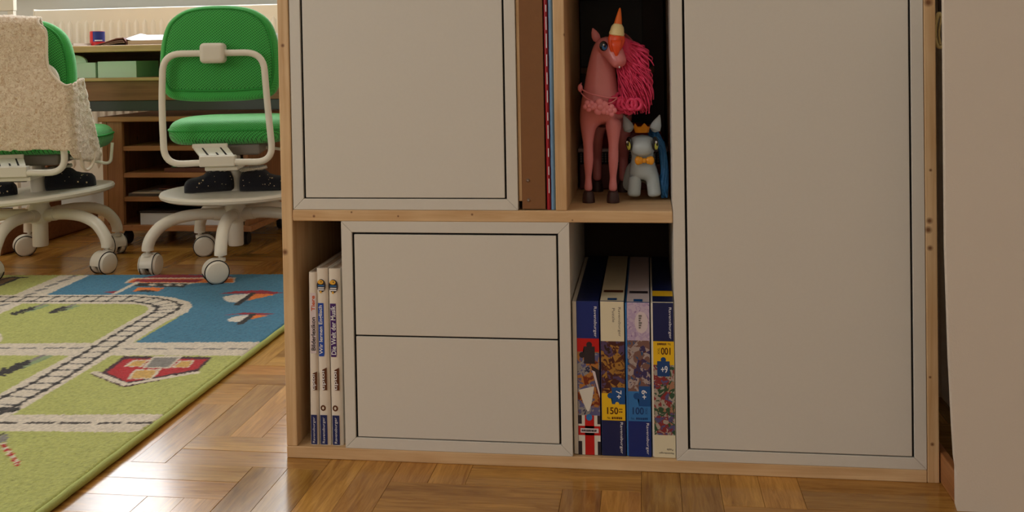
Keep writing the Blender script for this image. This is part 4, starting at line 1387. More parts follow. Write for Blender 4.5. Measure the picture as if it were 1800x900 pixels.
def p2(t, a, b, h, y):
    w = b - a
    patch('print_panel', a, b, h - 0.060, h - 0.0006, y, M['cream_print'], t)
    text('lettering', 'Ravensburger', M['ink_grey'], t, (b - w * 0.20, y - 0.0002, h - 0.031), 0.044, w * 0.14, -PI / 2)
    text('lettering', 'Puzzle', M['ink_grey'], t, (b - w * 0.44, y - 0.0002, h - 0.021), 0.021, w * 0.12, -PI / 2)
    patch('print_panel', a, b, 0.094, h - 0.060, y, M['pic_b'], t)
    patch('print_panel', a, b, 0.0535, 0.094, y, M['yellow'], t)
    piece(t, a + w * 0.44, b, 0.078, 0.103, y - 0.0002, 'piece_blue', -1, 0)
    front_poly('print_panel', [(a + w * 0.66 + 0.003 * math.cos(k), 0.0785 + 0.003 * math.sin(k)) for k in [2 * PI * i / 14 for i in range(14)]], y - 0.0004, M['yellow'], t)
    text('lettering', '7+', M['ink_white'], t, (b - w * 0.27, y - 0.0004, 0.0925), 0.0125, w * 0.24, -PI / 2, bold=0.02)
    text('lettering', '150', M['ink_brown'], t, (a + w * 0.46, y - 0.0002, 0.0680), w * 0.48, 0.0105, 0, bold=0.02)
    scribble(t, a + w * 0.74, a + w * 0.88, 0.0705, 0.002, y - 0.0002, 'ink_brown', 2, 4)
    scribble(t, a + w * 0.74, a + w * 0.88, 0.0665, 0.002, y - 0.0002, 'ink_brown', 2, 5)
    text('lettering', 'No.', M['ink_brown'], t, (a + w * 0.30, y - 0.0002, 0.0572), w * 0.14, 0.0036)
    scribble(t, a + w * 0.42, a + w * 0.86, 0.0572, 0.0036, y - 0.0002, 'ink_brown', 6, 6)
    patch('print_panel', a, b, 0.0006, 0.0535, y, M['navy_side'], t)
    side_brand(t, b - w * 0.18, 0.0275, y - 0.0002, 0.047, w * 0.15)
    top_patch(t, a + 0.003, b - 0.002, 0.060, 0.074, h + 0.0006, 'ink_brown')
    top_patch(t, a + w * 0.3, b - w * 0.3, 0.012, 0.024, h + 0.0006, 'teal')


def p3(t, a, b, h, y):
    w = b - a
    patch('print_panel', a, b, h - 0.057, h - 0.0006, y, M['lilac'], t)
    front_poly('print_panel', [(a + w * 0.64 + w * 0.30 * math.cos(k), h - 0.030 + 0.016 * math.sin(k)) for k in [2 * PI * i / 22 for i in range(22)]], y - 0.0002, M['pale'], t)
    bm = bmesh.new()
    for k in range(6):
        add_box(bm, (a + w * 0.52, y - 0.0006, h - 0.0215 - 0.0035 * k), (a + w * (0.66 - 0.03 * (k % 3)), y - 0.0004, h - 0.0190 - 0.0035 * k))
    from_bm('small_print', bm, M['ink_grey'], t)
    patch('print_panel', a, b, 0.098, h - 0.057, y, M['pic_c'], t)
    patch('print_panel', a, b, 0.0535, 0.098, y, M['mid_blue'], t)
    piece(t, a + w * 0.48, b, 0.076, 0.106, y - 0.0002, 'piece_blue', -1, 0)
    text('lettering', '6+', M['ink_white'], t, (b - w * 0.28, y - 0.0004, 0.0935), 0.0135, w * 0.24, -PI / 2, bold=0.02)
    text('lettering', '100', M['teal'], t, (a + w * 0.44, y - 0.0004, 0.0690), w * 0.50, 0.0108, 0, bold=0.02)
    text('lettering', 'XXL', M['teal'], t, (a + w * 0.80, y - 0.0004, 0.0690), 0.010, w * 0.10, PI / 2)
    text('lettering', 'No.', M['teal'], t, (a + w * 0.20, y - 0.0004, 0.0575), w * 0.16, 0.0036)
    scribble(t, a + w * 0.34, a + w * 0.86, 0.0575, 0.0036, y - 0.0004, 'teal', 6, 7)
    patch('print_panel', a, b, 0.0006, 0.0535, y, M['navy'], t)
    side_brand(t, b - w * 0.16, 0.0275, y - 0.0002, 0.047, w * 0.15)
    top_patch(t, a + 0.003, b - 0.002, 0.060, 0.074, h + 0.0006, 'ink')
    top_patch(t, a + w * 0.3, b - w * 0.3, 0.010, 0.024, h + 0.0006, 'piece_blue')


def p4(t, a, b, h, y):
    w = b - a
    patch('print_panel', a, b, h - 0.058, h - 0.0006, y, M['navy_side'], t)
    side_brand(t, b - w * 0.18, h - 0.031, y - 0.0002, 0.047, w * 0.16)
    patch('print_panel', a, b, h - 0.093, h - 0.058, y, M['yellow'], t)
    text('lettering', 'No.', M['ink_brown'], t, (b - w * 0.24, y - 0.0002, h - 0.0620), w * 0.15, 0.0036, PI)
    scribble(t, a + w * 0.20, b - w * 0.36, h - 0.0620, 0.0036, y - 0.0002, 'ink_brown', 6, 8)
    text('lettering', '100', M['ink_brown'], t, (b - w * 0.40, y - 0.0002, h - 0.0725), w * 0.46, 0.0108, PI, bold=0.02)
    text('lettering', 'XXL', M['ink_brown'], t, (a + w * 0.26, y - 0.0002, h - 0.0725), 0.010, w * 0.10, PI / 2)
    patch('print_panel', a, b, 0.034, h - 0.093, y, M['pic_d'], t)
    piece(t, a + w * 0.18, b - w * 0.22, h - 0.110, h - 0.0875, y - 0.0002, 'teal', 0, 1)
    text('lettering', '6+', M['ink_white'], t, (a + w * 0.52, y - 0.0004, h - 0.0995), w * 0.32, 0.0105, PI, bold=0.02)
    patch('print_panel', a, b, 0.0006, 0.034, y, M['cream_print'], t)
    text('lettering', 'Ravensburger', M['ink'], t, (a + w * 0.56, y - 0.0002, 0.0075), w * 0.70, 0.0032, PI)
    text('lettering', 'Puzzle', M['ink'], t, (a + w * 0.74, y - 0.0002, 0.0125), w * 0.30, 0.0032, PI)
    top_patch(t, a, b, 0.042, 0.075, h + 0.0006, 'yellow')


puzzle_box('puzzle box with red cross flag print at its foot and navy top', 0.3517, 0.3917, BOX_H, 'navy_side', 'navy_side', p1, 0.0060)
puzzle_box('puzzle box with cream top band and yellow 150 panel', 0.3928, 0.4290, BOX_H + 0.0005, 'cream_print', 'navy_side', p2, 0.0004, 'navy_side')
puzzle_box('puzzle box with lilac top band and blue 100 panel', 0.4302, 0.4665, BOX_H - 0.0005, 'pale', 'teal', p3, 0.0022, 'mid_blue')
puzzle_box('puzzle box with yellow upside-down 100 panel and cream foot', 0.4680, 0.5018, BOX_H, 'navy_side', 'cream_print', p4, 0.0022, 'white_card')

# ================================================================== UPPER MIDDLE: flat things between cabinet and divider
t = thing('wooden_frame_panel', 'brown card-covered wooden frame standing upright beside the square door cabinet', 'panel', (0.2748, 0.0, MZ1 + 0.0002))
box('frame_slat', (0.0002, 0.0035, 0.0135), (0.0052, 0.30, 0.342), M['pine_z'], t, 0.0008)
box('card_face', (0.0054, 0.0030, 0.0016), (0.0402, 0.30, 0.342), M['hardboard'], t, 0.0006)
for z, x in ((0.0150, 0.0150), (0.0445, 0.0145), (0.32, 0.015)):
    bm = bmesh.new()
    bmesh.ops.create_cone(bm, cap_ends=True, segments=14, radius1=0.0030, radius2=0.0012, depth=0.0026,
                          matrix=Matrix.Translation((x, 0.0019, z)) @ Matrix.Rotation(PI / 2, 4, 'X'))
    from_bm('nail', bm, M['steel'], t)


def thin_book(label, xb, w, h, depth, m, lean, stripe=None):
    t = thing('thin_book', label, 'book', (xb, 0.004, MZ1 + 0.0008))
    t.rotation_euler = (0, lean, 0)
    n = 8
    rings = [[(w * k / n, 0.0022 * (1 - math.sin(PI * k / n)), z) for k in range(n + 1)] + [(w, 0.006, z), (0, 0.006, z)] for z in (0, h)]
    loft('spine', rings, M[m], t)
    boxes('cover', [((0, 0.006, 0), (0.001, depth, h)), ((w - 0.001, 0.006, 0), (w, depth, h))], M[m], t)
    box('page_block', (0.0012, 0.0065, 0.002), (w - 0.0012, depth - 0.002, h - 0.002), M['page_edge'], t)
    if stripe:
        for k in range(12):
            patch('spine_print', w * 0.58, w * 0.80, 0.025 + 0.027 * k, 0.025 + 0.027 * k + rng.uniform(0.008, 0.022), -0.0006, M[stripe], t)
    return t


thin_book('thin red picture book with white spine print beside the brown panel', 0.3168, 0.0058, 0.335, 0.27, 'book_red', -0.0020, 'ink_white')
thin_book('thin pale blue book leaning on the pine divider', 0.3234, 0.0068, 0.338, 0.27, 'book_blue', 0.0)

# ================================================================== TOYS IN THE CUBBY
CZ = MZ1 + 0.0002


def hair(name, strands, radius, m, parent, seg=6):
    bm = bmesh.new()
    for pts in strands:
        tube_bm(smooth_path(pts, 5), lambda t: radius * (0.55 + 0.9 * math.sin(PI * min(1, 0.15 + t * 0.8))), seg, bm=bm)
    bmesh.ops.recalc_face_normals(bm, faces=bm.faces)
    return from_bm(name, bm, m, parent, True)


def eye_patch(t, c, rx, rz, rot, iris):
    """layered almond eye bulging from the head"""
    R = rot
    ball('eye', c, (rx, 0.0022, rz), M['eye_black'], t, 16, R)
    f = R @ Vector((0, -0.0012, 0))
    ball('eye', Vector(c) + f + R @ Vector((rx * 0.12, 0, -rz * 0.22)), (rx * 0.66, 0.0018, rz * 0.62), M[iris], t, 14, R)
    ball('eye', Vector(c) + f * 1.6 + R @ Vector((rx * 0.15, 0, -rz * 0.05)), (rx * 0.3, 0.0019, rz * 0.34), M['eye_black'], t, 12, R)
    ball('eye', Vector(c) + f * 2.1 + R @ Vector((-rx * 0.12, 0, rz * 0.22)), (rx * 0.2, 0.0014, rz * 0.2), M['eye_white'], t, 10, R)


def unicorn():
    t = thing('toy_unicorn', 'tall pink toy unicorn with ice-cream horn and flower garland in the cubby', 'toy', (0.395, 0.085, CZ))
    # skeleton in local coordinates; z = height above the shelf
    J = [(0.000, 0.015, 0.150, (0.030, 0.030)),       # 0 chest
         (0.006, 0.065, 0.146, (0.031, 0.029)),       # 1 barrel
         (0.012, 0.118, 0.150, (0.032, 0.031)),       # 2 rump
         (0.000, 0.010, 0.182, (0.028, 0.025)),       # 3 neck base
         (0.003, 0.010, 0.214, (0.0235, 0.021)),       # 4 neck
         (0.008, 0.008, 0.244, (0.021, 0.020)),      # 5 poll
         (0.017, -0.006, 0.243, (0.0215, 0.0205)),      # 6 forehead
         (0.028, -0.018, 0.224, (0.0148, 0.0145)),    # 7 nose
         (0.034, -0.025, 0.211, (0.0125, 0.0120)),    # 8 muzzle
         (-0.020, 0.006, 0.128, (0.0165, 0.016)),     # 9 front shoulder (left in view)
         (-0.020, 0.000, 0.092, (0.0080, 0.0080)),    # 10 forearm
         (-0.0195, -0.002, 0.066, (0.0086, 0.0086)),  # 11 knee
         (-0.0205, -0.002, 0.038, (0.0050, 0.0050)),  # 12 cannon
         (-0.0205, -0.004, 0.016, (0.0080, 0.0080)),  # 13 fetlock
         (0.020, 0.006, 0.128, (0.0165, 0.016)),      # 14
         (0.0195, 0.000, 0.092, (0.0082, 0.0082)),    # 15
         (0.0190, -0.002, 0.066, (0.0088, 0.0088)),   # 16
         (0.0180, -0.002, 0.038, (0.0052, 0.0052)),   # 17
         (0.0175, -0.004, 0.016, (0.0082, 0.0082)),   # 18
         (-0.010, 0.120, 0.126, (0.018, 0.018)),      # 19 thigh
         (-0.012, 0.108, 0.090, (0.011, 0.011)),      # 20 stifle
         (-0.013, 0.128, 0.056, (0.0085, 0.0085)),    # 21 hock
         (-0.013, 0.122, 0.016, (0.0078, 0.0078)),    # 22
         (0.032, 0.120, 0.126, (0.018, 0.018)),       # 23
         (0.033, 0.106, 0.090, (0.011, 0.011)),       # 24
         (0.032, 0.126, 0.056, (0.0085, 0.0085)),     # 25
         (0.031, 0.116, 0.016, (0.0078, 0.0078))]     # 26
    E = [(0, 1), (1, 2), (0, 3), (3, 4), (4, 5), (5, 6), (6, 7), (7, 8), (0, 9), (9, 10), (10, 11), (11, 12), (12, 13),
         (0, 14), (14, 15), (15, 16), (16, 17), (17, 18), (2, 19), (19, 20), (20, 21), (21, 22), (2, 23), (23, 24), (24, 25), (25, 26)]
    skin_mesh('body', J, E, M['pony_pink'], t)
    for i in (13, 18, 22, 26):
        x, y = J[i][0], J[i][1]
        lathe('hoof', [(0.0015, 0.0), (0.0098, 0.0), (0.0100, 0.004), (0.0088, 0.013), (0.0070, 0.0175), (0.001, 0.0178)], M['hoof'], t, 18, Matrix.Translation((x, y, 0)))
    # ears
    for x, y, lean in ((-0.004, 0.006, -0.35), (0.024, 0.010, 0.35)):
        mat = Matrix.Translation((x, y, 0.254)) @ Matrix.Rotation(lean, 4, 'Y') @ Matrix.Diagonal((1, 0.6, 1, 1))
        lathe('ear', [(0.0015, -0.006), (0.0062, 0.0), (0.0066, 0.006), (0.0045, 0.013), (0.0008, 0.019)], M['pony_pink'], t, 14, mat)
    # eye on the near cheek, nostril, smile
    eye_patch(t, (0.0075, -0.0250, 0.2435), 0.0068, 0.0078, Matrix.Rotation(0.35, 4, 'Z'), 'eye_blue')
    ball('nostril', (0.0315, -0.0375, 0.211), (0.0012, 0.001, 0.0017), M['eye_white'], t, 8)
    # horn growing out of a leafy cup, swirled cream, pointed cone
    hx, hy, hz = 0.024, -0.024, 0.236
    tilt = Matrix.Translation((hx, hy, hz)) @ Matrix.Rotation(0.14, 4, 'Y') @ Matrix.Rotation(-0.06, 4, 'X')
    rings = []
    prof = [(0.002, -0.008), (0.0075, 0.0), (0.0115, 0.010), (0.0125, 0.018), (0.0112, 0.024), (0.008, 0.026)]
    for r, z in prof:
        rings.append([Vector(((r * (1 + 0.10 * math.cos(5 * a))) * math.cos(a), (r * (1 + 0.10 * math.cos(5 * a))) * math.sin(a) * 0.75, z)) for a in [2 * PI * k / 30 for k in range(30)]])
    bm = loft_bm(rings)
    bmesh.ops.transform(bm, matrix=tilt, verts=bm.verts)
    bmesh.ops.recalc_face_normals(bm, faces=bm.faces)
    from_bm('horn_petals', bm, M['horn_red'], t, True)
    # long pointed petal down the nose
    bm = loft_bm([[Vector((hx + 0.003 + s * math.cos(a), hy - 0.006 + 0.35 * s * math.sin(a), z)) for a in [2 * PI * k / 10 for k in range(10)]]
                  for s, z in ((0.0006, hz - 0.011), (0.004, hz - 0.003), (0.0072, hz + 0.006), (0.009, hz + 0.016))])
    bmesh.ops.recalc_face_normals(bm, faces=bm.faces)
    from_bm('horn_petals', bm, M['horn_red'], t, True)
    lathe('horn_cream', [(0.003, 0.020), (0.0112, 0.0235), (0.0118, 0.027), (0.0108, 0.030), (0.0104, 0.033), (0.0095, 0.037), (0.0066, 0.041), (0.003, 0.042)], M['horn_cream'], t, 20, tilt)
    lathe('horn_tip', [(0.003, 0.038), (0.0062, 0.0405), (0.0048, 0.050), (0.0030, 0.059), (0.0014, 0.065), (0.0003, 0.0665)], M['horn_orange'], t, 16, tilt)
    # mane: bulky curls tumbling down the far side of the neck
    r = random.Random(5)
    strands, brown = [], []
    for k in range(460):
        u = r.random()
        x0 = 0.020 + r.uniform(-0.006, 0.012)
        y0 = r.uniform(0.000, 0.022)
        z0 = 0.248 + r.uniform(-0.006, 0.010)
        spread = r.uniform(0.15, 1.0)
        x1 = 0.032 + 0.042 * spread
        z1 = 0.137 + r.uniform(0.0, 0.060) * (0.4 + spread)
        pts = []
        n = 9
        ph, tw, crl = r.uniform(0, 6.28), r.uniform(5, 14), r.uniform(0.4, 1.2)
        for i in range(n + 1):
            q = i / n
            bulge = math.sin(PI * q ** 0.8) * 0.020 * spread
            cr = (0.003 + 0.006 * q) * crl
            pts.append((x0 + (x1 - x0) * q ** 0.7 + bulge * 0.6 + cr * math.cos(ph + tw * q),
                        y0 - 0.020 * q * r.uniform(0.7, 1.0) + cr * math.sin(ph + tw * q),
                        z0 + (z1 - z0) * q + 0.010 * math.sin(PI * q)))
        strands.append(pts)
    core = []
    for z, cx, rx, ry in ((0.262, 0.030, 0.003, 0.003), (0.250, 0.036, 0.012, 0.009), (0.228, 0.046, 0.018, 0.012), (0.200, 0.053, 0.021, 0.013), (0.172, 0.056, 0.020, 0.012), (0.152, 0.055, 0.016, 0.010), (0.142, 0.054, 0.005, 0.004)):
        core.append([(cx + rx * math.cos(a) * (1 + 0.10 * math.sin(5 * a + z * 90)), 0.000 + ry * math.sin(a) * (1 + 0.12 * math.cos(4 * a + z * 140)), z) for a in [2 * PI * k / 28 for k in range(28)]])
    loft('mane_volume', core, M['mane_pink'], t)
    hair('mane', strands, 0.00105, M['mane_pink'], t)
    for k in range(26):
        pts = []
        x0, x1 = 0.022 + r.uniform(-0.004, 0.008), 0.060 + r.uniform(-0.012, 0.012)
        for i in range(7):
            q = i / 6
            pts.append((x0 + (x1 - x0) * q, 0.012 + r.uniform(-0.002, 0.002) - 0.012 * q, 0.262 + 0.006 * math.sin(PI * q) - 0.055 * q ** 1.6 + r.uniform(-0.001, 0.001)))
        brown.append(pts)
    hair('forelock', brown, 0.0019, M['mane_brown'], t)
    # curls lying at the bottom of the mane
    curls = []
    for k in range(14):
        cx, cy, cz = r.uniform(0.022, 0.060), r.uniform(-0.022, -0.004), r.uniform(0.146, 0.164)
        curls.append([(cx + 0.008 * math.cos(a + k) * (1 - a / 30), cy + r.uniform(-.001, .001), cz + 0.009 * math.sin(a + k) * (1 - a / 30)) for a in [i * 0.55 for i in range(16)]])
    hair('mane_curl', curls, 0.0021, M['mane_pink'], t)
    hair('tail', [[(0.014 + r.uniform(-0.006, 0.006), 0.142, 0.166), (0.018 + r.uniform(-0.008, 0.008), 0.158, 0.158), (0.026 + r.uniform(-0.012, 0.012), 0.164, 0.138), (0.032 + r.uniform(-0.014, 0.014), 0.160, 0.120)] for k in range(30)], 0.0022, M['mane_pink'], t)
    # garland of light pink chain and flowers over the chest
    for off, w in ((0.0, 0.0011), (-0.010, 0.0010)):
        pts = [(-0.030, 0.012, 0.186 + off * 0.3), (-0.030, -0.006, 0.179 + off * 0.6), (-0.018, -0.021, 0.172 + off), (0.0, -0.027, 0.167 + off), (0.016, -0.026, 0.164 + off * 0.8), (0.028, -0.014, 0.164)]
        tube('garland_band', smooth_path(pts, 6), w, M['garland'], t, 8)
    for cx, cz, s in ((0.001, 0.150, 0.0100), (-0.016, 0.152, 0.0072), (0.0165, 0.145, 0.0075)):
        bm = bmesh.new()
        for p in range(5):
            a = 2 * PI * p / 5 + 0.4 + cx * 50
            bmesh.ops.create_uvsphere(bm, u_segments=10, v_segments=6, radius=1, matrix=Matrix.Translation((cx + s * 0.75 * math.cos(a), -0.0275, cz + s * 0.75 * math.sin(a))) @ Matrix.Diagonal((s * 0.62, 0.0028, s * 0.62, 1)))
        bmesh.ops.create_uvsphere(bm, u_segments=10, v_segments=6, radius=1, matrix=Matrix.Translation((cx, -0.029, cz)) @ Matrix.Diagonal((s * 0.55, 0.003, s * 0.55, 1)))
        from_bm('flower', bm, M['garland'], t, True)
    ball('garland_knot', (-0.0305, -0.008, 0.179), (0.004, 0.004, 0.0065), M['garland'], t, 12)
    return t


unicorn()


def small_pony():
    t = thing('toy_pony', 'small pale blue-grey toy pony with orange crown, bow tie and blue hair', 'toy', (0.4585, 0.112, CZ))
    J = [(0.000, 0.004, 0.046, (0.017, 0.016)),      # chest
         (0.000, 0.026, 0.043, (0.020, 0.018)),      # rump
         (0.000, 0.000, 0.062, (0.012, 0.012)),      # neck
         (0.000, -0.006, 0.080, (0.0225, 0.0205)),   # head
         (0.000, -0.020, 0.073, (0.0175, 0.0135)),   # cheeks
         (0.000, -0.030, 0.070, (0.0085, 0.0075)),   # muzzle
         (-0.010, -0.002, 0.032, (0.0105, 0.0105)),
         (-0.012, -0.004, 0.012, (0.0095, 0.0095)),
         (-0.0125, -0.005, 0.004, (0.0105, 0.0105)),
         (0.013, -0.002, 0.032, (0.0105, 0.0105)),
         (0.0155, -0.004, 0.012, (0.0095, 0.0095)),
         (0.0165, -0.005, 0.004, (0.0105, 0.0105)),
         (-0.016, 0.032, 0.026, (0.012, 0.012)),
         (-0.022, 0.030, 0.006, (0.0105, 0.0105)),
         (0.016, 0.034, 0.026, (0.012, 0.012)),
         (0.018, 0.036, 0.006, (0.0105, 0.0105))]
    E = [(0, 1), (0, 2), (2, 3), (3, 4), (4, 5), (0, 6), (6, 7), (7, 8), (0, 9), (9, 10), (10, 11), (1, 12), (12, 13), (1, 14), (14, 15)]
    b = skin_mesh('body', J, E, M['pony_grey'], t)
    zmin = min(v.co.z for v in b.data.vertices)
    for v in b.data.vertices:                       # flatten the hooves on the shelf
        v.co.z = max(v.co.z, 0.0)
    for s in (-1, 1):
        mat = Matrix.Translation((s * 0.0175, -0.004, 0.098)) @ Matrix.Rotation(s * 0.35, 4, 'Y') @ Matrix.Diagonal((1, 0.55, 1, 1))
        lathe('ear', [(0.002, -0.004), (0.0078, 0.0), (0.0070, 0.007), (0.0040, 0.014), (0.0006, 0.021)], M['pony_grey'], t, 14, mat)
        R = Matrix.Rotation(s * 0.85, 4, 'Z')
        eye_patch(t, (s * 0.0176, -0.0205, 0.0795), 0.0062, 0.0100, R, 'eye_yellow')
    # crown
    bm = bmesh.new()
    n = 15
    lo = [bm.verts.new((0.0095 * math.cos(a), -0.016 + 0.0065 * math.sin(a), 0.0945)) for a in [2 * PI * k / n for k in range(n)]]
    hi = [bm.verts.new((0.0115 * math.cos(a), -0.0175 + 0.0080 * math.sin(a), 0.1025 + (0.0048 if k % 3 == 0 else 0))) for k, a in enumerate([2 * PI * k / n for k in range(n)])]
    for k in range(n):
        bm.faces.new((lo[k], lo[(k + 1) % n], hi[(k + 1) % n], hi[k]))
    bm.faces.new(list(reversed(lo)))
    bmesh.ops.solidify(bm, geom=bm.faces[:], thickness=0.0012)
    from_bm('crown', bm, M['pony_gold'], t, True, math.radians(40))
    # bow tie
    bm = bmesh.new()
    for s in (-1, 1):
        for p in ((0.0058, 0.0042, 0.0052), (0.0088, 0.003, 0.0062)):
            bmesh.ops.create_uvsphere(bm, u_segments=10, v_segments=6, radius=1, matrix=Matrix.Translation((0.003 + s * p[0], -0.0195, 0.0565)) @ Matrix.Diagonal((0.0048, 0.0028, p[2], 1)))
    bmesh.ops.create_uvsphere(bm, u_segments=10, v_segments=6, radius=1, matrix=Matrix.Translation((0.003, -0.0205, 0.0565)) @ Matrix.Diagonal((0.0032, 0.0032, 0.0036, 1)))
    from_bm('bow_tie', bm, M['pony_gold'], t, True)
    r = random.Random(9)
    S = []
    for k in range(70):
        x0 = r.uniform(0.008, 0.021)
        S.append([(x0, r.uniform(0.000, 0.014), 0.094 + r.uniform(-0.008, 0.002)),
                  (0.024 + r.uniform(0, 0.005), r.uniform(0.002, 0.018), 0.074 + r.uniform(-0.006, 0.006)),
                  (0.027 + r.uniform(0, 0.006), r.uniform(-0.002, 0.016), 0.045 + r.uniform(-0.008, 0.008)),
                  (0.028 + r.uniform(-0.003, 0.0055), r.uniform(-0.004, 0.014), 0.020 + r.uniform(-0.006, 0.006)),
                  (0.029 + r.uniform(-0.004, 0.004), r.uniform(-0.004, 0.014), 0.003 + r.uniform(0, 0.003))])
    hair('mane', S, 0.0017, M['pony_mane'], t)
    t.scale = (1.14, 1.14, 1.14)
    return t


small_pony()

# things standing at the back of the cubby
t = thing('storage_crate', 'low dark red plastic crate with frosted rim behind the toys', 'crate', (0.425, 0.255, CZ))
box('crate_body', (-0.074, -0.03, 0.0), (0.074, 0.06, 0.044), M['crate_brown'], t, 0.003)
bm = bmesh.new()
for i in range(28):
    for j in range(4):
        add_box(bm, (-0.072 + i * 0.0052, -0.0325, 0.047 + j * 0.0042), (-0.0692 + i * 0.0052, -0.0300, 0.0498 + j * 0.0042))
from_bm('mesh_band', bm, M['ink_grey'], t)
box('crate_wall', (-0.073, -0.0300, 0.044), (0.073, 0.06, 0.064), M['dark_slot'], t, 0.001)
box('rim', (-0.076, -0.034, 0.064), (0.076, 0.062, 0.071), M['crate_clear'], t, 0.002)
rings = [[(0.070 * s * math.cos(a), 0.014 + 0.042 * s * math.sin(a), 0.071 + z) for a in [2 * PI * k / 28 for k in range(28)]] for s, z in ((1, 0), (1.0, 0.012), (0.93, 0.024), (0.78, 0.033), (0.5, 0.039), (0.1, 0.041))]
loft('domed_lid', rings, M['crate_red'], t)
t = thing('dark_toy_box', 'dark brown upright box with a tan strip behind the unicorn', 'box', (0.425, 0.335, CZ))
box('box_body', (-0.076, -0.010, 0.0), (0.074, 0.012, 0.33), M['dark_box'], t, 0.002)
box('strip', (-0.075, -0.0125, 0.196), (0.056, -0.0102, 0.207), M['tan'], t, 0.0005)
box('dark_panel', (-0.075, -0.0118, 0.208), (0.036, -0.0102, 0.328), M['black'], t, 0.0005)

# hanging straw loop in the gap beside the shelf
t = thing('straw_loop', 'small straw loop on a dark strap hanging in the gap beside the wall', 'ornament', (0.8838, 0.03, 0.618))
tube('loop', smooth_path([(0.000, 0.0, 0.050), (-0.004, 0, 0.036), (-0.0055, 0, 0.018), (-0.002, 0, 0.003), (0.004, 0.001, 0.002), (0.008, 0.002, 0.016), (0.006, 0.001, 0.034)], 6, True), 0.0026, M['straw'], t, 8, True)
tube('strand', smooth_path([(0.003, -0.002, 0.046), (-0.001, -0.003, 0.022), (0.001, -0.002, 0.005)], 6), 0.0014, M['straw'], t, 6)
tube('strap', [(0.001, 0, 0.052), (0.0005, 0, 0.075), (0.001, 0.001, 0.16)], 0.0022, M['strap'], t, 8)
t = thing('peg_rail', 'short dark wooden peg fixed to the shelf side above the straw loop', 'hook', (0.8790, 0.03, 0.70))
box('peg', (-0.008, -0.006, 0.0), (0.022, 0.018, 0.011), M['strap'], t, 0.002)

# ================================================================== DESK CHAIRS
SEAT_YAW = math.radians(12.7)
VEST_YAW = math.radians(14.5)


def caster(parent, x, y, ang, lift=0.0):
    """twin-wheel caster: hooded housing, two wheels, stem"""
    R = Matrix.Translation((x, y, lift)) @ Matrix.Rotation(ang, 4, 'Z')
    cx, r = 0.014, 0.031
    bm = bmesh.new()
    n = 16
    ring_pts = []
    for k in range(n + 1):
        a = math.radians(-8) + math.radians(196) * k / n
        ring_pts.append((cx + (r + 0.003) * math.cos(a), r + (r + 0.003) * math.sin(a)))
    inner = [(cx + (r - 0.001) * (p[0] - cx) / (r + 0.003), r + (r - 0.001) * (p[1] - r) / (r + 0.003)) for p in reversed(ring_pts)]
    outl = ring_pts + inner
    rings = [[(p[0], w, p[1]) for p in outl] for w in (-0.0185, 0.0185)]
    loft_bm(rings, bm=bm)
    add_box(bm, (-0.004, -0.0185, 0.030), (0.0, 0.0185, 0.062))
    bmesh.ops.recalc_face_normals(bm, faces=bm.faces)
    bmesh.ops.transform(bm, matrix=R, verts=bm.verts)
    h = from_bm('caster_housing', bm, M['plastic_white'], parent, True, math.radians(35))
    for s in (-1, 1):
        prof = [(0.001, 0.0), (r - 0.004, 0.0), (r, 0.004), (r, 0.014), (r - 0.004, 0.0195), (r - 0.010, 0.0215), (0.001, 0.022)]
        mt = R @ Matrix.Translation((cx, s * 0.0065, r)) @ Matrix.Rotation(-s * PI / 2, 4, 'X')
        lathe('wheel', prof, M['plastic_white'], parent, 28, mt)
    for s in (-1, 1):
        mt = R @ Matrix.Translation((cx, s * 0.0187, r)) @ Matrix.Rotation(-s * PI / 2, 4, 'X')
        lathe('shadow_gap', [(0.001, 0.0), (0.0338, 0.0), (0.0338, 0.0012), (0.001, 0.0012)], M['black'], parent, 28, mt)
    mt = R @ Matrix.Translation((cx, 0, r))
    lathe('axle_core', [(0.001, -0.006), (0.020, -0.006), (0.020, 0.006), (0.001, 0.006)], M['black'], parent, 20, mt @ Matrix.Rotation(PI / 2, 4, 'X'))
    mt = Matrix.Translation((x, y, lift))
    lathe('stem', [(0.001, 0.058), (0.013, 0.058), (0.013, 0.066), (0.006, 0.0665), (0.006, 0.074), (0.001, 0.074)], M['plastic_white'], parent, 16, mt)


def back_outline(k=1.0, dz=0.0, sx=1.0):
    half = [(0.0, 0.770), (0.055, 0.767), (0.102, 0.754), (0.140, 0.722), (0.159, 0.668), (0.165, 0.600), (0.160, 0.545), (0.138, 0.514), (0.085, 0.504), (0.0, 0.502)]
    pts = half + [(-x, z) for x, z in reversed(half[1:-1])]
    pts = [(p.x, p.z) for p in smooth_path([(x, 0, z) for x, z in pts], 5, True)]
    cz = 0.636
    return [(x * k * sx, cz + (z - cz) * k + dz) for x, z in pts]


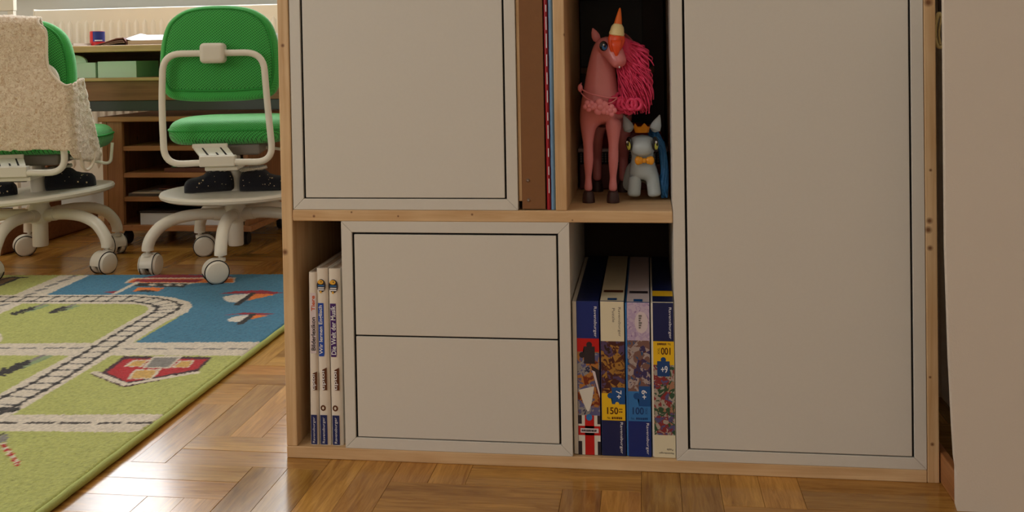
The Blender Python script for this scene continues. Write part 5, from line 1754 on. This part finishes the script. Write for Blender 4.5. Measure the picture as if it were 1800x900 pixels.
def desk_chair(label, loc, leg_angles, caster_angles, dz, tilt, group, on_rug, seat_yaw=SEAT_YAW):
    t = thing('swivel_chair', label, 'chair', loc, 0, group)
    S = Matrix.Rotation(seat_yaw, 4, 'Z') @ Matrix.Translation((0, 0, dz))

    def put(o, mat=S):
        o.data.transform(mat)
        return o
    W = M['metal_white']
    # star base
    for k, (a, ca) in enumerate(zip(leg_angles, caster_angles)):
        lift = 0.0122 if k == on_rug else 0.0
        u = Vector((math.cos(math.radians(a)), math.sin(math.radians(a)), 0))
        P = [(0.030, 0.160), (0.070, 0.165), (0.115, 0.166), (0.165, 0.160), (0.208, 0.142), (0.236, 0.112), (0.246, 0.088 + lift * 0.6), (0.247, 0.074 + lift)]
        path = smooth_path([u * r + Vector((0, 0, z)) for r, z in P], 5)
        leg = tube('leg', path, 0.0168, W, t, 18)
        q = u * 0.247
        caster(leg, q.x, q.y, math.radians(ca), lift)
    bm = bmesh.new()
    for a in leg_angles:
        u = Vector((math.cos(math.radians(a)), math.sin(math.radians(a)), 0))
        tube_bm([u * 0.005 + Vector((0, 0, 0.158)), u * 0.062 + Vector((0, 0, 0.164))], 0.0185, 16, bm=bm)
    bmesh.ops.recalc_face_normals(bm, faces=bm.faces)
    from_bm('hub', bm, W, t, True, math.radians(50))
    lathe('hub_collar', [(0.001, 0.138), (0.030, 0.138), (0.033, 0.150), (0.033, 0.176), (0.027, 0.190), (0.027, 0.205), (0.001, 0.205)], W, t, 28)
    lathe('lower_column', [(0.001, 0.066), (0.0205, 0.066), (0.0225, 0.069), (0.0225, 0.140), (0.001, 0.140)], W, t, 28)
    lathe('gas_column', [(0.001, 0.20), (0.0235, 0.20), (0.0235, 0.290), (0.018, 0.295), (0.018, 0.350 + dz), (0.001, 0.350 + dz)], W, t, 28)
    # round footrest plate
    T = Matrix.Translation((0, 0, 0.2215)) @ Matrix.Rotation(tilt[1], 4, 'Y') @ Matrix.Rotation(tilt[0], 4, 'X')
    prof = [(0.001, -0.006), (0.180, -0.006), (0.200, -0.008), (0.211, -0.003), (0.2135, 0.004), (0.210, 0.0105), (0.200, 0.0125), (0.183, 0.0105), (0.03, 0.0105), (0.001, 0.0105)]
    lathe('footrest_plate', prof, M['plastic_white'], t, 64, T)
    # seat mechanism
    put(box('mechanism', (-0.060, -0.120, 0.345), (0.095, 0.10, 0.377), M['plastic_grey'], t, 0.006))
    put(box('bracket', (-0.052, -0.222, 0.3245), (0.044, -0.190, 0.3545), M['plastic_white'], t, 0.003))
    put(box('bracket_underside', (-0.040, -0.210, 0.312), (0.050, -0.05, 0.3245), M['plastic_white'], t, 0.003))
    bm = loft_bm([[(-0.052, -0.214, 0.352), (0.040, -0.214, 0.352), (0.040, -0.214, 0.356), (-0.052, -0.214, 0.356)],
                  [(-0.083, -0.150, 0.369), (0.011, -0.150, 0.369), (0.011, -0.150, 0.374), (-0.083, -0.150, 0.374)]])
    bmesh.ops.recalc_face_normals(bm, faces=bm.faces)
    plate = put(from_bm('slotted_plate', bm, M['plastic_white'], t))
    for f0, f1, w in ((0.02, 0.86, 0.22), (0.02, 0.30, 0.52), (0.02, 0.86, 0.76)):
        def on(f, s):
            return Vector((-0.052 - 0.031 * f + 0.092 * s, -0.214 + 0.064 * f, 0.3566 + 0.018 * f))
        bm = bmesh.new()
        vs = [bm.verts.new(on(f0, w)), bm.verts.new(on(f0, w + 0.06)), bm.verts.new(on(f1, w + 0.05)), bm.verts.new(on(f1, w))]
        bm.faces.new(vs)
        put(from_bm('slot', bm, M['dark_slot'], plate))
    put(box('flange', (-0.085, -0.156, 0.3710), (0.012, -0.146, 0.3830), M['plastic_white'], t, 0.002))
    put(lathe('height_knob', [(0.001, -0.03), (0.010, -0.03), (0.011, -0.026), (0.011, 0.02), (0.001, 0.02)], M['plastic_grey'], t, 14,
              Matrix.Translation((-0.045, -0.03, 0.300)) @ Matrix.Rotation(PI / 2, 4, 'Y')))
    # lever at the right of the seat
    put(tube('lever', fillet_path([(0.05, -0.02, 0.362), (0.120, 0.0, 0.352), (0.203, 0.02, 0.330), (0.207, 0.03, 0.395)], 0.018, 6), 0.0048, W, t, 10))
    # seat cushion
    out = []
    for k in range(64):
        a = 2 * PI * k / 64
        c, s = math.cos(a), math.sin(a)
        e = 0.42
        x = 0.183 * math.copysign(abs(c) ** e, c)
        y = 0.180 * math.copysign(abs(s) ** e, s)
        x *= 1.0 - 0.10 * max(0.0, -y / 0.18)
        out.append((x, y + 0.035))
    rings = pad_rings(out, 0.376, 0.446, 0.032, 6)
    ca, cb = 0.0, 0.035
    for s, z in ((0.65, 0.449), (0.30, 0.450), (0.02, 0.450)):
        rings.append([(p[0] * s, cb + (p[1] - cb) * s, z) for p in out])
    bm = loft_bm(rings)
    bmesh.ops.recalc_face_normals(bm, faces=bm.faces)
    seat = put(from_bm('seat', bm, M['green_mesh'], t, True))
    put(tube('piping', [(p[0] * 1.003, cb + (p[1] - cb) * 1.003, 0.418) for p in out], 0.0028, M['green_pipe'], seat, 6, True))
    # backrest
    bo = back_outline()
    rings = [[(p[0], p[2], p[1]) for p in r] for r in pad_rings(bo, -0.186, -0.138, 0.021, 6)]
    rings = [[((x - 0) * 1.0, y + 0.10 * (x * x) * 2.0, z) for x, y, z in r] for r in rings]
    bm = loft_bm(rings)
    bmesh.ops.recalc_face_normals(bm, faces=bm.faces)
    back = put(from_bm('backrest', bm, M['green_edge'], t, True, math.radians(60)))
    inn = []
    for x, z in back_outline(0.895, 0.004):
        inn.append((x, max(z, 0.5335 + 0.25 * x * x)))
    rings = []
    for s, y in ((1.0, -0.184), (0.985, -0.1880), (0.95, -0.1900), (0.6, -0.1905), (0.3, -0.1905), (0.02, -0.1905)):
        rings.append([(x * s, y + 0.2 * (x * s) ** 2, 0.645 + (z - 0.645) * s) for x, z in inn])
    bm = loft_bm(rings)
    bmesh.ops.recalc_face_normals(bm, faces=bm.faces)
    put(from_bm('mesh_panel', bm, M['green_mesh'], back, True, math.radians(60)))
    put(tube('piping', [(x * 1.004, -0.1870 + 0.2 * x * x, 0.645 + (z - 0.645) * 1.004) for x, z in inn], 0.0032, M['green_pipe'], back, 8, True))
    # tubular back frame
    loop = fillet_path([(-0.03, -0.212, 0.336), (-0.147, -0.212, 0.333), (-0.150, -0.212, 0.500), (-0.143, -0.214, 0.637), (0.126, -0.214, 0.637), (0.134, -0.212, 0.50), (0.147, -0.212, 0.333), (0.03, -0.212, 0.336)], 0.05, 8)
    put(tube('back_frame', loop, 0.0092, W, t, 14))
    put(box('frame_clamp', (-0.042, -0.238, 0.609), (0.024, -0.183, 0.665), M['plastic_white'], t, 0.012, 4))
    return t, S


chair_r, S_R = desk_chair('green mesh swivel chair with bare backrest beside the pine shelf side', (-0.751, 1.33, 0),
                          (140, 212, 284, 356, 68), (20, 92, 215, 300, 80), 0.0, (0.0, 0.0), 'green children\'s swivel chairs', 2)
chair_l, S_L = desk_chair('green mesh swivel chair with a cream fleece vest hung over its backrest', (-1.353, 1.29, 0),
                          (131, 203, 275, 349, 59), (220, 10, 190, 250, 150), -0.025, (0.01, -0.075), 'green children\'s swivel chairs', 2, VEST_YAW)


# ------------------------------------------------------------------ fleece vest over the left chair
def fleece_vest():
    t = thing('fleece_vest', 'cream fleece vest draped over the backrest of a green chair', 'vest', (chair_l.location.x, chair_l.location.y, 0))
    # (s, h): s runs across the panel and round the right side, h is height; folds over the top above h = TOP
    TOP = 0.754
    back = [(-0.205, 0.92), (0.088, 0.92), (0.096, 0.762), (0.115, 0.737), (0.114, 0.66), (0.122, 0.628), (0.142, 0.602), (0.164, 0.588), (0.182, 0.590),
            (0.215, 0.602), (0.252, 0.612), (0.270, 0.54), (0.300, 0.45), (0.330, 0.375), (0.300, 0.362), (0.24, 0.368), (0.182, 0.378),
            (0.160, 0.402), (0.10, 0.408), (-0.02, 0.398), (-0.205, 0.385)]
    cell = 0.0042
    xs = np.arange(-0.205, 0.335, cell)
    zs = np.arange(0.355, 0.925, cell)
    SX, SZ = np.meshgrid(xs, zs)
    ok = inside_poly(SX, SZ, back)
    # snap the border cells of the grid to the outline by relaxing towards it
    idx = -np.ones(SX.shape, int)
    verts, faces = [], []

    def place(s, h):
        wob = 0.006 * math.sin(s * 17 + h * 9) + 0.004 * math.sin(h * 23 - s * 11)
        if s < 0.150:
            x, y = s, -0.252 + 0.10 * max(0.0, s) ** 2
        else:
            q = min(1.0, (s - 0.150) / 0.04)
            ang = q * math.radians(68)
            x = 0.150 + 0.034 * math.sin(ang) * 0.9
            y = -0.2497 + 0.034 * (1 - math.cos(ang))
            d = max(0.0, s - 0.190)
            x += d * 0.22
            y += d * 0.95
        x += 0.030 * max(0.0, 0.60 - h) * (1 if s > 0.15 else 0)
        y += wob * (1 if s < 0.16 else 0.4)
        z = h
        if h > TOP:
            e = h - TOP
            a = min(PI, e / 0.038)
            z = TOP + 0.026 * math.sin(min(a, PI / 2)) - max(0.0, e - 0.06) * 0.9
            y += 0.034 * (1 - math.cos(min(a, PI))) + max(0, e - 0.03) * 0.25
        elif h > 0.66 and s < 0.15:
            pass
        z -= 0.008 * max(0, s) / 0.1 if s < 0.1 else 0.008
        return Vector((x, y, z))
    for i in range(SX.shape[0]):
        for j in range(SX.shape[1]):
            if ok[i, j]:
                idx[i, j] = len(verts)
                verts.append(place(SX[i, j], SZ[i, j]))
    for i in range(SX.shape[0] - 1):
        for j in range(SX.shape[1] - 1):
            q = (idx[i, j], idx[i, j + 1], idx[i + 1, j + 1], idx[i + 1, j])
            if min(q) >= 0:
                faces.append(q)
            elif sum(k >= 0 for k in q) == 3:
                faces.append(tuple(k for k in q if k >= 0))
    me = bpy.data.meshes.new('fleece')
    me.from_pydata([tuple(v) for v in verts], [], faces)
    bm = bmesh.new()
    bm.from_mesh(me)
    bmesh.ops.recalc_face_normals(bm, faces=bm.faces)
    bm.faces.ensure_lookup_table()
    if sum(f.normal.y for f in bm.faces[:200]) > 0:
        bmesh.ops.reverse_faces(bm, faces=bm.faces)
    bmesh.ops.solidify(bm, geom=bm.faces[:], thickness=0.009)
    for _ in range(2):
        bmesh.ops.smooth_vert(bm, verts=[v for v in bm.verts if len(v.link_faces) < 40], factor=0.4, use_axis_x=True, use_axis_y=True, use_axis_z=True)
    bm.normal_update()
    for v in bm.verts:
        n = noise.noise(v.co * 170) * 0.0022 + noise.noise(v.co * 70) * 0.0020 + noise.noise(v.co * 340) * 0.0011
        v.co += v.normal * n
    bmesh.ops.transform(bm, matrix=Matrix.Rotation(VEST_YAW, 4, 'Z') @ Matrix.Translation((0, 0, -0.025)), verts=bm.verts)
    bm.to_mesh(me)
    bm.free()
    o = link_mesh('fleece', me, M['fleece'], t, True)
    RT = Matrix.Rotation(VEST_YAW, 4, 'Z') @ Matrix.Translation((0, 0, -0.025))
    path = smooth_path([place(s, h) + Vector((0, -0.003, 0)) for s, h in ((0.092, 0.79), (0.097, 0.762), (0.1155, 0.737), (0.1145, 0.66), (0.1225, 0.628), (0.142, 0.603), (0.164, 0.588), (0.182, 0.590))], 5)
    b = tube('armhole_binding', path, 0.0034, M['fleece_trim'], t, 8)
    b.data.transform(RT)
    # loose lining tail peeking out below the side
    L = smooth_path([place(0.200, 0.40), place(0.205, 0.372) + Vector((0, 0.01, -0.01)), place(0.225, 0.366) + Vector((0, 0.01, -0.022)), place(0.262, 0.372) + Vector((0, 0, -0.018)), place(0.285, 0.39)], 6)
    b = tube('lining_hem', L, 0.0042, M['fleece_trim'], t, 8)
    b.data.transform(RT)
    return t


fleece_vest()


# ------------------------------------------------------------------ slippers
def slipper(label, loc, rz, roll=0.0, pitch=0.0, seed=1):
    t = thing('slipper', label, 'slipper', loc, rz, 'navy slippers on the footrests')
    t.rotation_euler = (roll, pitch, rz)
    r = random.Random(seed)
    prof = [(-0.0690, 0.012, 0.022), (-0.0670, 0.022, 0.038), (-0.061, 0.029, 0.050), (-0.048, 0.033, 0.055), (-0.028, 0.034, 0.057), (-0.006, 0.034, 0.057),
            (0.006, 0.034, 0.052), (0.016, 0.034, 0.043), (0.032, 0.034, 0.038), (0.048, 0.032, 0.036), (0.060, 0.027, 0.033), (0.068, 0.018, 0.026), (0.0715, 0.007, 0.018)]
    rings = []
    n = 22
    for x, w, h in prof:
        ring = []
        for k in range(n):
            a = 2 * PI * k / n
            c, s = math.cos(a), math.sin(a)
            y = w * math.copysign(abs(c) ** 0.8, c)
            z = h / 2 + h / 2 * math.copysign(abs(s) ** 0.75, s)
            if z < 0.003:
                z = 0.0
            ring.append((x, y, z))
        rings.append(ring)
    loft('shoe_body', rings, M['navy_fluff'], t)
    # opening with fluffy cuff
    op = [Vector((-0.030 + 0.036 * math.cos(a), 0.0235 * math.sin(a), 0.0575 + 0.002 * math.cos(a))) for a in [2 * PI * k / 20 for k in range(20)]]
    bm = bmesh.new()
    bm.faces.new([bm.verts.new(p - Vector((0, 0, 0.001))) for p in op])
    from_bm('opening', bm, M['black'], t)
    bm = tube_bm(op, 0.0048, 8, True)
    bmesh.ops.subdivide_edges(bm, edges=bm.edges[:], cuts=1)
    bm.normal_update()
    for v in bm.verts:
        v.co += v.normal * noise.noise(v.co * 230 + Vector((seed, 0, 0))) * 0.0035
    bmesh.ops.recalc_face_normals(bm, faces=bm.faces)
    from_bm('fluffy_cuff', bm, M['white_fluff'], t, True)
    t.scale = (1.0, 1.06, 1.13)
    # small printed stars on both flanks
    for k in range(26):
        i = r.randrange(2, len(prof) - 3)
        x, w, h = prof[i]
        x2, w2, h2 = prof[i + 1]
        f = r.random()
        x, w, h = x + (x2 - x) * f, w + (w2 - w) * f, h + (h2 - h) * f
        a = r.choice((r.uniform(-0.35, 1.0), PI - r.uniform(-0.35, 1.0)))
        c, s = math.cos(a), math.sin(a)
        nrm = Vector((0, c / w, s / (h / 2))).normalized()
        p = Vector((x, w * math.copysign(abs(c) ** 0.8, c), h / 2 + h / 2 * math.copysign(abs(s) ** 0.75, s))) + nrm * 0.0007
        u = Vector((1, 0, 0))
        v = nrm.cross(u)
        R0 = r.choice((0.0013, 0.0018, 0.0032))
        bm = bmesh.new()
        off = r.uniform(0, 6)
        c0 = bm.verts.new(p + nrm * 0.0004)
        vs = [bm.verts.new(p + (u * math.cos(off + PI * q / 5) + v * math.sin(off + PI * q / 5)) * (R0 if q % 2 == 0 else R0 * 0.45)) for q in range(10)]
        for q in range(10):
            bm.faces.new((c0, vs[q], vs[(q + 1) % 10]))
        from_bm('star', bm, M['gold'], t)
    return t


PZ = 0.2323
slipper('navy star-print slipper on the bare chair footrest, toe pointing to the vest chair', (-0.812, 1.292, PZ), math.radians(208), seed=2)
slipper('navy star-print slipper on the bare chair footrest, toe pointing to the pine shelf', (-0.655, 1.318, PZ), math.radians(14), seed=5)


def on_left_plate(x, y):
    return 0.2323 + (x - chair_l.location.x) * math.tan(0.075) + (y - chair_l.location.y) * math.tan(0.01)


slipper('navy slipper on the vest chair footrest, on the side towards the rolling cart', (-1.262, 1.310, on_left_plate(-1.262, 1.310)), math.radians(18), pitch=-0.075, seed=7)
slipper('navy slipper on the vest chair footrest, on the side away from the rolling cart', (-1.462, 1.222, on_left_plate(-1.462, 1.222)), math.radians(20), pitch=-0.075, seed=8)

# ================================================================== DESK AND WHAT STANDS ROUND IT
DY = 1.60
t = thing('desk', 'long wooden desk with open compartment under the window', 'desk', (0, 0, 0))
DXL, DXR = -1.72, -0.25
box('desktop', (DXL, DY, 0.6505), (DXR, 2.13, 0.6725), M['desk'], t, 0.003)
box('lower_shelf', (DXL + 0.02, DY + 0.005, 0.5535), (DXR - 0.02, 2.12, 0.5640), M['desk'], t, 0.002)
box('apron', (DXL + 0.02, DY + 0.015, 0.4880), (DXR - 0.02, DY + 0.035, 0.5533), M['desk_brown'], t, 0.001)
box('crossbar', (DXL + 0.03, DY + 0.018, 0.4530), (DXR - 0.03, DY + 0.045, 0.4878), M['dark_steel'], t, 0.002)
box('compartment_back', (DXL + 0.02, 2.095, 0.5642), (DXR - 0.02, 2.110, 0.6503), M['desk_brown'], t)
for x in (DXL + 0.02, DXR - 0.036):
    box('compartment_side', (x, DY + 0.01, 0.5642), (x + 0.016, 2.095, 0.6503), M['desk'], t)
for x in (DXL + 0.055, DXR - 0.115):
    box('leg', (x, 1.72, 0.088), (x + 0.06, 1.80, 0.5533), M['desk_brown'], t, 0.004)
    box('foot_beam', (x - 0.01, 1.45, 0.0), (x + 0.07, 2.02, 0.088), M['desk_brown'], t, 0.010, 4)

# mint boxes in the compartment
t = thing('storage_tray', 'open mint green card tray in the desk compartment', 'box', (-1.304, 1.662, 0.5642), 0.0, 'mint boxes in the desk')
wl, dp, hh = 0.138, 0.155, 0.055
for n, lo, hi, m in (('front_wall', (-wl / 2, 0, 0), (wl / 2, 0.003, hh), 'mint'), ('back_wall', (-wl / 2, dp - 0.003, 0), (wl / 2, dp, hh), 'mint_in'),
                     ('side_wall', (-wl / 2, 0.003, 0), (-wl / 2 + 0.003, dp - 0.003, hh), 'mint_in'), ('side_wall', (wl / 2 - 0.003, 0.003, 0), (wl / 2, dp - 0.003, hh), 'mint_in'),
                     ('bottom', (-wl / 2 + 0.003, 0.003, 0), (wl / 2 - 0.003, dp - 0.003, 0.003), 'mint_in')):
    box(n, lo, hi, M[m], t)
t = thing('storage_tray', 'mint green card tray with a round-topped back panel in the desk compartment', 'box', (-1.452, 1.662, 0.5642), 0.0, 'mint boxes in the desk')
box('body', (-0.07, 0, 0), (0.07, 0.16, 0.052), M['mint'], t, 0.001)
bm = loft_bm([[(0.045 * math.cos(a) - 0.010 + 0.0, y, 0.052 + 0.026 * math.sin(a)) for a in [PI * k / 16 for k in range(17)]] for y in (0.004, 0.014)])
bmesh.ops.recalc_face_normals(bm, faces=bm.faces)
from_bm('round_top', bm, M['mint'], t, True, math.radians(40))
t = thing('dark_pouch', 'black soft pouch squeezed above the mint trays in the desk', 'pouch', (-1.385, 1.93, 0.5642))
rings = [[(x, 0.05 * math.cos(a) * w, 0.030 + 0.028 * math.sin(a) * w) for a in [2 * PI * k / 14 for k in range(14)]] for x, w in ((-0.075, 0.3), (-0.06, 0.8), (-0.02, 1.0), (0.03, 0.9), (0.07, 0.7), (0.085, 0.3))]
loft('pouch_body', rings, M['black'], t)
tube('zip', [(-0.07, -0.03, 0.052), (0.0, -0.03, 0.0545), (0.08, -0.02, 0.046)], 0.0015, M['steel'], t, 6)
t = thing('magazine', 'flat dark magazine lying on the papers in the mint tray', 'magazine', (-1.304, 1.722, 0.5673))
box('pages', (-0.05, -0.05, 0.0), (0.05, 0.09, 0.048), M['page_edge'], t)
box('cover', (-0.052, -0.052, 0.048), (0.052, 0.092, 0.0525), M['black'], t, 0.0006)

# on the desktop
DT = 0.6727
t = thing('glue_pot', 'small red and blue glue pot on the desk', 'pot', (-1.430, 1.76, DT))
lathe('pot_body', [(0.001, 0), (0.0230, 0), (0.0245, 0.002), (0.0245, 0.050), (0.0235, 0.052), (0.001, 0.052)], M['red_pl'], t, 28)
rings = [[(0.0249 * math.cos(a), 0.0249 * math.sin(a), z) for a in [math.radians(-95) + math.radians(150) * k / 16 for k in range(17)]] for z in (0.016, 0.051)]
loft('label_band', rings, M['blue_pl'], t, cap=False, closed=False)
rings = [[(0.0252 * math.cos(a), 0.0252 * math.sin(a), z) for a in [math.radians(-80) + math.radians(60) * k / 8 for k in range(9)]] for z in (0.018, 0.022)]
loft('label_band', rings, M['ink_white'], t, cap=False, closed=False)
t = thing('open_book', 'open book with brown cover and lifted white page on the desk', 'book', (-1.255, 1.76, DT))


def sheet(name, pts, y0, y1, th, m, t, rise=0.0):
    rings = []
    for x, z in pts:
        rings.append([(x, y0, z), (x, y1, z + rise), (x, y1, z + th + rise), (x, y0, z + th)])
    bm = loft_bm(rings)
    bmesh.ops.recalc_face_normals(bm, faces=bm.faces)
    return from_bm(name, bm, m, t, True, math.radians(40))


sheet('cover', [(-0.150, 0.0005), (-0.110, 0.010), (-0.070, 0.022), (-0.045, 0.0235), (-0.036, 0.012), (-0.034, 0.0)], -0.06, 0.10, 0.0035, M['brown_cover'], t)
for k in range(4):
    sheet('page', [(-0.135 + 0.006 * k, 0.0005), (-0.100, 0.008 - 0.0022 * k + 0.003), (-0.070, 0.018 - 0.003 * k), (-0.048, 0.019 - 0.003 * k), (-0.040, 0.008)], -0.058, 0.098, 0.0012, M['page_edge'] if k % 2 else M['brown_cover'], t)
sheet('page_block', [(-0.032, 0.0), (0.05, 0.0), (0.155, 0.0)], -0.055, 0.095, 0.016, M['page_edge'], t)
sheet('page', [(-0.046, 0.022), (-0.02, 0.0165), (0.03, 0.0162), (0.10, 0.0165), (0.155, 0.0165)], -0.05, 0.06, 0.001, M['paper'], t, 0.020)
t = thing('paper_sheet', 'loose white sheets at the desk edge beside the glue pot', 'paper', (-1.46, 1.66, DT))
box('sheet', (-0.10, -0.055, 0.0), (0.06, 0.10, 0.0012), M['paper'], t)
box('sheet', (-0.07, -0.03, 0.0013), (0.02, 0.11, 0.0100), M['page_edge'], t)
t = thing('paper_sheet', 'white sheets lying on the desk behind the bare chair', 'paper', (-0.80, 1.70, DT))
box('sheet', (-0.17, -0.06, 0.0), (0.12, 0.15, 0.0016), M['paper'], t)
box('sheet', (0.02, -0.02, 0.0017), (0.22, 0.17, 0.030), M['paper'], t, 0.002)

# rolling shelf cart below the desk
CY = 1.625
t = thing('rolling_shelf_cart', 'low wooden rolling cart with open shelves below the desk', 'shelf cart', (0, 0, 0))
CXL, CXR = -1.345, -0.835
box('top_board', (CXL - 0.012, CY, 0.4165), (CXR + 0.012, CY + 0.42, 0.4335), M['unit_x'], t, 0.002)
box('side_board', (CXL, CY + 0.004, 0.052), (CXL + 0.016, CY + 0.41, 0.4165), M['unit_z'], t, 0.001)
box('face_strip', (CXL + 0.0165, CY + 0.006, 0.0705), (CXL + 0.070, CY + 0.022, 0.4165), M['unit_z'], t, 0.001)
box('side_board', (CXR - 0.016, CY + 0.004, 0.0705), (CXR, CY + 0.41, 0.4165), M['unit_z'], t, 0.001)
box('bottom_board', (CXL + 0.016, CY - 0.002, 0.052), (CXR + 0.010, CY + 0.41, 0.0700), M['unit_x'], t, 0.001)
box('back_board', (CXL + 0.017, CY + 0.400, 0.0702), (CXR - 0.017, CY + 0.408, 0.4163), M['unit_z'], t)
for z in (0.3185, 0.2290, 0.1490):
    box('shelf', (CXL + 0.0705, CY + 0.010, z), (CXR - 0.0165, CY + 0.399, z + 0.0150), M['unit_x'], t, 0.001)
for x, y in ((CXL + 0.06, CY + 0.05), (CXR - 0.03, CY + 0.05), (CXL + 0.06, CY + 0.36), (CXR - 0.03, CY + 0.36)):
    w = lathe('wheel', [(0.001, -0.009), (0.020, -0.009), (0.0225, -0.006), (0.0225, 0.006), (0.020, 0.009), (0.001, 0.009)], M['black'], t, 20,
              Matrix.Translation((x, y, 0.0225)) @ Matrix.Rotation(PI / 2, 4, 'Y'))
    box('wheel_bracket', (x - 0.011, y - 0.011, 0.045), (x + 0.011, y + 0.011, 0.0518), M['black'], w)
t = thing('paper_box', 'flat white card box on the bottom board of the rolling cart', 'box', (-1.035, CY + 0.012, 0.0702))
box('box_body', (-0.185, 0.0, 0.0), (0.175, 0.25, 0.040), M['paper'], t, 0.0015)
box('box_lid', (-0.187, -0.002, 0.040), (0.177, 0.252, 0.047), M['dark_box'], t, 0.0015)
t = thing('paper_stack', 'untidy stack of papers on the cart shelf above the white box', 'papers', (-1.10, CY + 0.03, 0.1642))
for k, (x0, x1, y0, z0, h, m) in enumerate(((-0.17, 0.05, 0.0, 0.0, 0.010, 'ink_grey'), (-0.10, 0.10, 0.01, 0.0102, 0.006, 'pale'), (-0.15, -0.02, -0.012, 0.0104, 0.004, 'page_edge'), (0.0, 0.14, -0.01, 0.0164, 0.006, 'white_card'), (-0.06, 0.06, 0.0, 0.0226, 0.004, 'brown_cover'))):
    box('sheet', (x0, y0, z0), (x1, y0 + 0.22, z0 + h), M[m], t)
t = thing('paper_stack', 'brown folder with a curled green sheet on the middle cart shelf', 'papers', (-1.02, CY + 0.03, 0.2442))
box('folder', (-0.12, 0.0, 0.0), (0.16, 0.24, 0.014), M['brown_cover'], t, 0.001)
sheet('green_sheet', [(-0.10, 0.016), (-0.04, 0.020), (0.02, 0.030), (0.08, 0.024), (0.14, 0.016)], 0.01, 0.22, 0.001, M['mint_in'], t)

# radiator
t = thing('panel_radiator', 'cream ribbed panel radiator on the wall behind the desk', 'radiator', (0, 0, 0))
RXL, RXR, RY = -1.975, -0.30, 2.225
box('panel', (RXL, RY, 0.130), (RXR, RY + 0.012, 0.830), M['radiator'], t, 0.004)
box('top_grille', (RXL, RY + 0.0125, 0.815), (RXR, RY + 0.105, 0.832), M['radiator'], t, 0.003)
box('side_plate', (RXL - 0.006, RY + 0.002, 0.150), (RXL - 0.0005, RY + 0.105, 0.834), M['radiator'], t, 0.002)
box('rear_panel', (RXL, RY + 0.090, 0.130), (RXR, RY + 0.102, 0.814), M['radiator'], t, 0.004)
box('wall_bracket', (-1.2, RY + 0.1025, 0.3), (-1.14, RY + 0.194, 0.34), M['radiator'], t)
rib_me = None
for k in range(46):
    x = RXL + 0.048 + k * 0.0355
    if x > RXR - 0.03:
        break
    if rib_me is None:
        ring = lambda s, z: [(0.0105 * s * a, -0.0065 * b * s, z) for a, b in ((-1.0, 0.0), (-0.55, 1.0), (0.55, 1.0), (1.0, 0.0))]
        bm = loft_bm([ring(0.05, 0.190), ring(1, 0.205), ring(1, 0.770), ring(0.05, 0.786)])
        bmesh.ops.recalc_face_normals(bm, faces=bm.faces)
        o = from_bm('rib', bm, M['radiator'], t, True, math.radians(50))
        rib_me = o.data
    else:
        o = bpy.data.objects.new('rib', rib_me)
        COL.objects.link(o)
        o.parent = t
    o.location = (x, RY, 0)

# white frame standing in front of the wall left of the radiator
t = thing('white_frame_stand', 'white wooden frame standing beside the radiator', 'stand', (-2.10, 2.0, 0))
box('top_rail', (-0.19, 0.0, 0.818), (0.19, 0.022, 0.862), M['metal_white'], t, 0.002)
for x in (-0.188, 0.164):
    box('post', (x, 0.001, 0.0), (x + 0.024, 0.021, 0.8175), M['metal_white'], t, 0.002)
box('lower_rail', (-0.1635, 0.003, 0.30), (0.1635, 0.019, 0.34), M['metal_white'], t, 0.002)
for x in (-0.188, 0.164):
    box('foot', (x, -0.10, 0.0), (x + 0.024, 0.0005, 0.03), M['metal_white'], t, 0.002)
